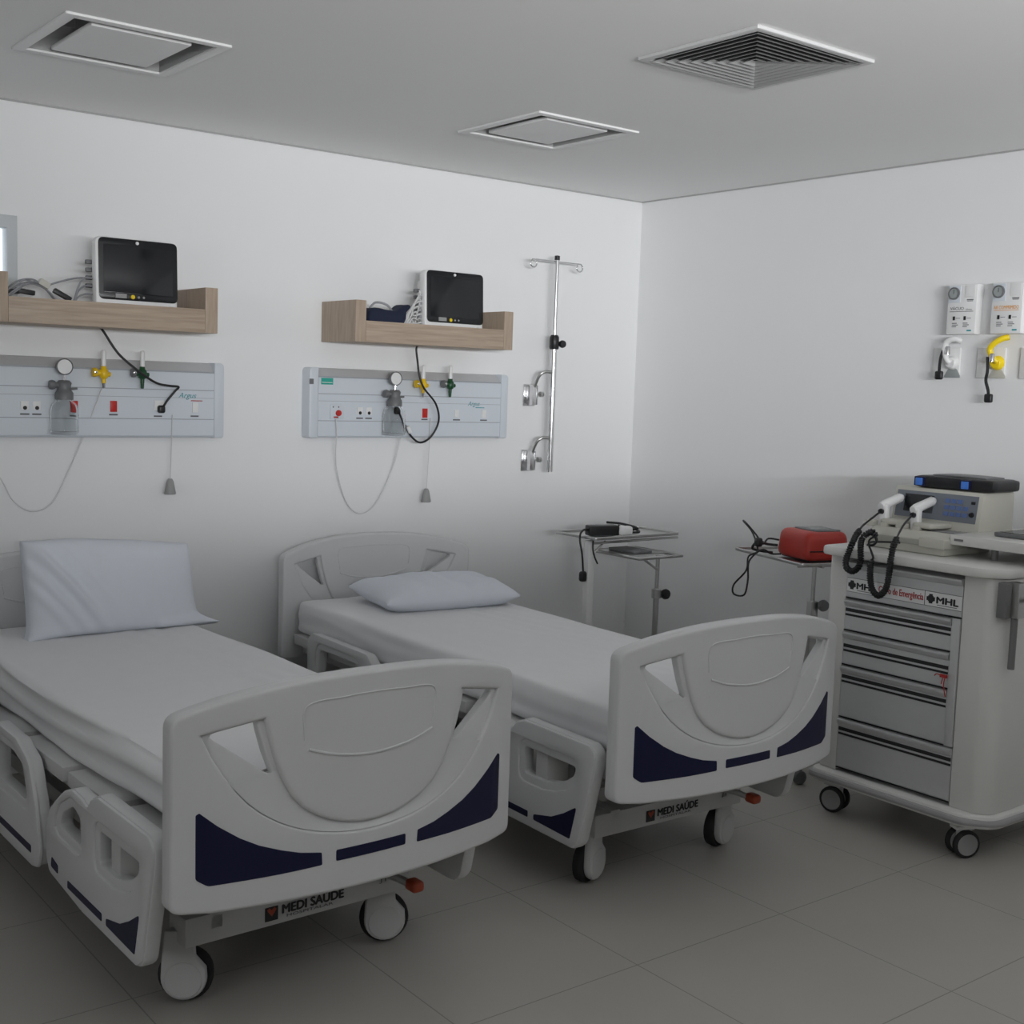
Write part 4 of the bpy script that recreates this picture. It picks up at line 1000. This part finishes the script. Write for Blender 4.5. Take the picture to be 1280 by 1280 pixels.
# two side posts and back as one shell with a recess for the drawers
prism(bm, [fillet([(-.345, .01), (-.262, .01), (-.262, .45), (.222, .45), (.222, .01), (.325, .01), (.362, .05), (.362, D1), (-.345, D1)], [.02, .004, 0, 0, .004, .06, .06, .03, .03], 5)], .185, 1.0, .002, XY)
build('cabinet', bm, CARTW, cart)
bm = bmesh.new(); prism(bm, [fillet([(-.355, -.035), (.30, -.035), (.378, .03), (.378, D1 + .01), (-.355, D1 + .01)], [.03, .09, .09, .03, .03], 6)], 1.003, 1.038, .010, XY); build('countertop', bm, CARTW, cart)
bm = bmesh.new(); prism(bm, [fillet([(-.36, -.03), (.30, -.03), (.385, .04), (.385, D1 + .01), (-.36, D1 + .01)], [.05, .09, .09, .04, .04], 6)], .135, .184, .014, XY); build('base_tray', bm, CARTW, cart)
bm = bmesh.new(); prism(bm, [fillet([(-.372, -.042), (.305, -.042), (.397, .045), (.397, D1 + .02), (-.372, D1 + .02)], [.055, .095, .095, .04, .04], 6)], .146, .172, .012, XY); build('base_bumper', bm, BUMPG, cart)
def drawer(z0, z1, xr, stripes, lip=.030):
    bm = bmesh.new()
    prof = [(.44, z0), (.012, z0), (.010, z0 + .002), (.010, z1 - lip), (.004, z1 - lip + .004), (-.004, z1 - .012), (-.004, z1 - .006), (.004, z1 - .003), (.44, z1 - .003)]
    A = [bm.verts.new((-.260, y, z)) for y, z in prof]; B = [bm.verts.new((xr, y, z)) for y, z in prof]
    for i in range(len(prof)):
        j = (i + 1) % len(prof); bm.faces.new((A[i], A[j], B[j], B[i]))
    bm.faces.new(A[::-1]); bm.faces.new(B)
    d = build('drawer', bm, ALU, cart, 25)
    for zz, hh in stripes:
        bm = bmesh.new(); box(bm, -.258, xr - .002, .0085, .011, z1 + zz - hh, z1 + zz); build('stripe', bm, INK, d, 0, label='black stripe')
    bm = bmesh.new(); box(bm, -.260, xr, .006, .012, z0 - .0028, z0 - .0002); build('shadow_gap', bm, BLACK, d, 0)
    return d
ST = [(-.036, .013), (-.057, .008)]
d1 = drawer(.851, .988, .2205, [])
drawer(.728, .846, .186, ST); drawer(.597, .724, .186, [(-.05, .013), (-.071, .008)]); drawer(.396, .592, .186, [(-.036, .013), (-.057, .008)]); drawer(.200, .391, .2205, [(-.036, .013), (-.057, .008)])
bm = bmesh.new(); rbox(bm, .189, .2195, .004, .03, .394, .846, .003); build('lock_bar', bm, ALU, cart)
# label strip
bm = bmesh.new(); box(bm, -.258, .2195, .0085, .011, .872, .925); ls = build('label_strip', bm, WHITE, d1, 0)
for za in (.9235, .872): 
    bm = bmesh.new(); box(bm, -.258, .2195, .0078, .0095, za, za + .0015); build('strip_rule', bm, INKG, d1, 0)
TY = .0085
def cross_mark(x, z, s=.0165):
    k = s * .36; a = s * .52; pts = []
    for q in range(4):
        ang = q * PI / 2
        for (u, v) in ((k * .5, s * .40), (a * .85, s * .62), (a * .55, s), (-a * .55, s), (-a * .85, s * .62), (-k * .5, s * .40)):
            pts.append((x + u * math.cos(ang) - v * math.sin(ang), z + u * math.sin(ang) + v * math.cos(ang)))
    bm = bmesh.new(); box(bm, x - s, x + s, TY - .001, TY, z - s * .42, z + s * .42); box(bm, x - s * .42, x + s * .42, TY - .0012, TY, z - s, z + s)
    for sx in (-1, 1):
        for sz in (-1, 1): pass
    box(bm, x - s * .62, x + s * .62, TY - .0014, TY, z - s * .62, z + s * .62)
    build('cross_mark', bm, INK, d1, 0)
cross_mark(-.236, .899); cross_mark(.098, .899)
text('strip_lettering', 'MHL', INK, d1, (-.214, TY, .887), (1, 0, 0), (0, 0, 1), .080, .022, .11)
text('strip_lettering', 'MHL', INK, d1, (.122, TY, .887), (1, 0, 0), (0, 0, 1), .084, .022, .11)
text('strip_lettering', 'Carro de Emergência', INKR, d1, (-.118, TY, .881), (1, 0, 0), (0, 0, 1), .186, .032, .018)
bm = bmesh.new(); box(bm, .073, .0745, TY - .001, TY, .874, .924); build('strip_divider', bm, INK, d1, 0)
for x in (-.212, .124):
    bm = bmesh.new(); box(bm, x, x + .078, TY - .0008, TY, .8795, .8815); build('strip_rule', bm, INKG, d1, 0)
# side bracket with the pole sleeve
bm = bmesh.new(); rbox(bm, .352, .385, .0, .036, .875, .995, .004); sb = build('side_bracket', bm, GREYM, cart)
bm = bmesh.new(); rbox(bm, .363, .410, .0365, .085, .875, .995, .004); build('bracket_clamp', bm, STEEL, sb)
bm = bmesh.new(); tube(bm, [(.415, .07, .935), (.445, .08, .935)], .007, 8); lathe(bm, [(0, -.012), (.016, -.01), (.016, .01), (0, .012)], (.45, .08, .935), 'X', 12); build('bracket_knob', bm, STEEL, sb)
bm = bmesh.new(); tube(bm, [(.389, .055, .70), (.389, .055, .995)], .0115, 14); build('bracket_pole', bm, GREYM, cart)
bm = bmesh.new(); tube(bm, [(.215, .20, 1.036), (.215, .20, 1.085)], .0125, 14); build('tray_post', bm, GREYM, cart)
# swing-out side tray
bm = bmesh.new(); prism(bm, [rrect(.078, .52, .125, .62, .012, 3)], 1.083, 1.119, .004, XY); st = build('side_tray', bm, CARTW, cart)
bm = bmesh.new(); box(bm, .100, .135, .1235, .126, 1.098, 1.106); build('tray_badge', bm, MIDG, st, 0)
# cart casters
def cart_caster(x, y, ang):
    M = Matrix.Translation((x, y, 0)) @ Matrix.Rotation(ang, 4, 'Z'); bm = bmesh.new()
    rbox(bm, -.022, .03, -.012, .012, .06, .108, .006, 2, M); tube(bm, [M @ Vector((0, 0, .10)), M @ Vector((0, 0, .137))], .014, 10); rbox(bm, -.04, .03, -.024, .024, .10, .112, .004, 2, M)
    c = build('caster', bm, WHITE, cart)
    for s in (-1, 1):
        bm = bmesh.new(); lathe(bm, [(.02, -.011), (.044, -.011), (.050, -.006), (.050, .006), (.044, .011), (.02, .011)], (0, s * .024, 0), 'Y', 28, M @ Matrix.Translation((0, 0, .050))); build('tyre', bm, RUBBER, c)
        bm = bmesh.new(); lathe(bm, [(0, -.0125), (.037, -.0125), (.041, -.009), (.041, .009), (.037, .0125), (0, .0125)], (0, s * .024, 0), 'Y', 24, M @ Matrix.Translation((0, 0, .050))); build('wheel_disc', bm, GREYP, c)
for x, y, a in ((-.305, .075, .22), (.245, .075, 1.12), (-.30, .50, .8), (.30, .52, .4)): cart_caster(x, y, a)
# red seal tag on the third drawer
t = thing('seal_tag', 'small red plastic seal tied at the right edge of the cart drawers', 'seal tag', (CX - .006, CY - .178, .640), -PI / 2)
bm = bmesh.new(); rbox(bm, -.014, .014, -.004, .003, -.006, .006, .002); build('tag', bm, INKR, t)
bm = bmesh.new(); wire(bm, [(.008, -.002, .0), (.006, -.006, -.03), (.014, -.004, -.07)], .0022); wire(bm, [(-.01, -.002, 0), (-.024, -.004, .004), (-.034, -.003, -.004)], .002); wire(bm, [(.0, -.002, 0), (-.004, -.006, -.028)], .002); build('tail', bm, INKR, t)

# ------------------------------------------------------------------ heart defibrillator unit on the cart
t = thing('cardioverter', 'beige cardioverter with hand paddles on the emergency cart', 'defibrillator', (CX, CY, 1.0385), -PI / 2)
YD0, YD1 = .105, .40                                         # depth from front edge of the cart
bm = bmesh.new()
f = lambda u, v, w: Vector((w, u, v))
prism(bm, [fillet([(YD0, 0), (YD1, 0), (YD1, .075), (YD0 + .05, .075), (YD0, .052)], .006, 2)], -.262, .075, .004, f); build('base', bm, BEIGE, t)
bm = bmesh.new(); rbox(bm, -.25, .0, YD0 - .006, YD0 + .01, .030, .050, .003); build('front_lip', bm, BEIGED, t)
bm = bmesh.new(); rbox(bm, -.02, .085, YD0 - .018, YD0 + .12, .026, .062, .006); build('paper_door', bm, BEIGE, t)
bm = bmesh.new()
prism(bm, [fillet([(.29, .070), (.52, .070), (.52, .222), (.315, .222)], .006, 2)], -.285, .090, .004, f); hs = build('housing', bm, BEIGE, t)
sl = lambda z: .29 + (z - .07) / .152 * .025                 # sloping face
def onface(x0, x1, z0, z1, m, nm, par, d=.0025):
    bm = bmesh.new(); vs = []
    for dd in (-d, .002):
        for x, z in ((x0, z0), (x1, z0), (x1, z1), (x0, z1)): vs.append(bm.verts.new((x, sl(z) + dd, z)))
    for q in ((3, 2, 1, 0), (4, 5, 6, 7), (0, 1, 5, 4), (1, 2, 6, 5), (2, 3, 7, 6), (3, 0, 4, 7)): bm.faces.new([vs[i] for i in q])
    return build(nm, bm, m, par, 0)
fp = onface(-.272, .072, .108, .208, KEYPAD, 'faceplate', hs)
onface(-.235, -.11, .130, .196, SCREEN, 'display', fp, .004)
for i in range(4):
    for j in range(3): 
        if not (j == 2 and i == 3): onface(-.062 + i * .026, -.042 + i * .026, .128 + j * .024, .143 + j * .024, KEYB, 'key', fp, .0045)
onface(.046, .062, .178, .188, BLACK, 'key', fp, .0045)
bm = bmesh.new(); lathe(bm, [(0, 0), (.010, 0), (.008, .008), (0, .008)], (.054, sl(.14) - .003, .140), 'Y', 14); build('knob', bm, BLACK, fp)
bm = bmesh.new(); lathe(bm, [(0, 0), (.008, 0), (.006, .006), (0, .006)], (-.254, sl(.17) - .003, .178), 'Y', 14); build('knob', bm, BLACK, fp)
bm = bmesh.new()
for k in range(5): rbox(bm, -.055 + k * .024, -.043 + k * .024, .20, .28, .0755, .0775, .001)
build('printer_slots', bm, GREYP, t)
bm = bmesh.new(); rbox(bm, -.06, .07, .19, .285, .0745, .0760, .001); build('printer_plate', bm, MIDG, t)
def paddle(x, label):
    bm = bmesh.new(); M = Matrix.Translation((x, 0, 0))
    rgrid(bm, .105, .125, .022, .009, 8, 8, 3, lambda v: Vector((v.x * (1 - .25 * (v.y < 0) * abs(v.y) / .06), v.y, v.z)), M @ Matrix.Translation((.035, .235, .092)))
    p = build('paddle', bm, BEIGE, t, 60)
    bm = bmesh.new(); tube(bm, [M @ Vector((-.010, .180, .146)), M @ Vector((-.008, .198, .151)), M @ Vector((.004, .280, .178)), M @ Vector((.006, .292, .182))], [.014, .0185, .0175, .010], 16)
    rbox(bm, -.022, .012, .186, .212, .072, .160, .006, 2, M)
    build('paddle_handle', bm, WHITE, p, 60)
    bm = bmesh.new(); lathe(bm, [(0, 0), (.011, 0), (.009, .012), (0, .014)], (x - .008, .186, .128), 'Y', 14); build('cord_boot', bm, BLACK, p)
    bm = bmesh.new(); rbox(bm, -.07, -.03, .165, .20, .070, .092, .004, 2, M); build('paddle_rest', bm, BEIGE, p)
    bm = bmesh.new(); rbox(bm, .0, .03, .165, .19, .070, .088, .004, 2, M); build('paddle_rest', bm, BEIGE, p)
paddle(-.245, 'a'); paddle(-.105, 'b')
# coiled paddle cords hanging over the front edge
def cord(label, thin1, coilp, thin2):
    c = thing('paddle_cord', label, 'cord', (CX, CY, 1.0385), -PI / 2, 'black coiled paddle cords')
    bm = bmesh.new(); wire(bm, thin1, .004, 8)
    if thin2: wire(bm, thin2, .0038, 8)
    build('straight_lead', bm, BLACK, c)
    bm = bmesh.new(); tube(bm, coil(coilp, .0088, 118, 9), .0042, 5); build('coiled_lead', bm, BLACK, c, 70)
cord('black coiled paddle cord, left one, looped high over the cart edge',
     [(-.253, .172, .124), (-.248, .12, .104), (-.240, .06, .082), (-.228, .02, .066)],
     [(-.226, .02, .064), (-.218, -.01, .050), (-.208, -.045, .020), (-.212, -.056, -.010), (-.222, -.057, -.042), (-.217, -.057, -.068), (-.190, -.057, -.078), (-.164, -.057, -.058), (-.159, -.056, -.024), (-.166, -.050, .014), (-.172, -.035, .044), (-.160, -.02, .064), (-.138, -.02, .070), (-.126, -.022, .056)],
     [(-.126, -.022, .056), (-.122, -.02, .036), (-.134, -.022, .022), (-.150, -.02, .022), (-.160, .0, .03), (-.14, .06, .03), (-.10, .095, .030)])
cord('black coiled paddle cord, right one, hanging low in front of the lettering',
     [(-.113, .172, .124), (-.092, .10, .100), (-.064, .03, .072), (-.030, -.03, .062)],
     [(-.028, -.032, .062), (-.028, -.052, .030), (-.031, -.057, -.020), (-.035, -.057, -.082), (-.045, -.057, -.124), (-.070, -.057, -.150), (-.097, -.057, -.136), (-.110, -.057, -.099), (-.114, -.057, -.058), (-.114, -.056, -.028)],
     [(-.114, -.056, -.028), (-.108, -.052, -.018), (-.122, -.048, .006), (-.142, -.036, .026), (-.142, -.03, .044), (-.119, -.03, .056), (-.112, -.03, .040), (-.13, -.028, .026), (-.155, -.026, .022)])
# black case with blue latches lying on the unit
t = thing('instrument_case', 'black case with blue latches lying on top of the cardioverter', 'case', (CX + .41, CY + .075, 1.2615), -PI / 2 + .03)
bm = bmesh.new(); rgrid(bm, .325, .20, .046, .013, 14, 10, 4, None, Matrix.Translation((0.03, 0, .0235))); build('case_body', bm, BLACK, t, 60)
bm = bmesh.new(); rgrid(bm, .22, .13, .006, .002, 6, 6, 1, lambda v: Vector((v.x, v.y, v.z + .004 * math.cos(v.x * 10))), Matrix.Translation((.03, .01, .047))); build('lid_panel', bm, MIDG, t, 60)
for x in (-.105, .085):
    bm = bmesh.new(); rbox(bm, x - .022, x + .022, -.106, -.096, .006, .042, .004); l = build('latch_seat', bm, NAVY, t)
    bm = bmesh.new(); rbox(bm, x - .015, x + .015, -.1095, -.104, .009, .037, .003); build('latch', bm, BLUE, l, label='blue latch')
# dark tablet on the side tray
t = thing('tablet', 'flat dark grey tablet lying on the side tray of the cart', 'tablet', (CX + .33, CY - .32, 1.1195), -PI / 2)
bm = bmesh.new(); prism(bm, [rrect(-.135, .16, -.10, .22, .012, 3)], .001, .016, .003, XY); build('body', bm, MIDG, t)
bm = bmesh.new(); prism(bm, [rrect(-.120, .15, -.085, .21, .004, 2)], .0155, .0175, .0005, XY); build('screen', bm, SCREEN, t)
bm = bmesh.new(); box(bm, .06, .12, -.07, -.055, .0176, .0182); build('sticker', bm, WHITE, t, 0)
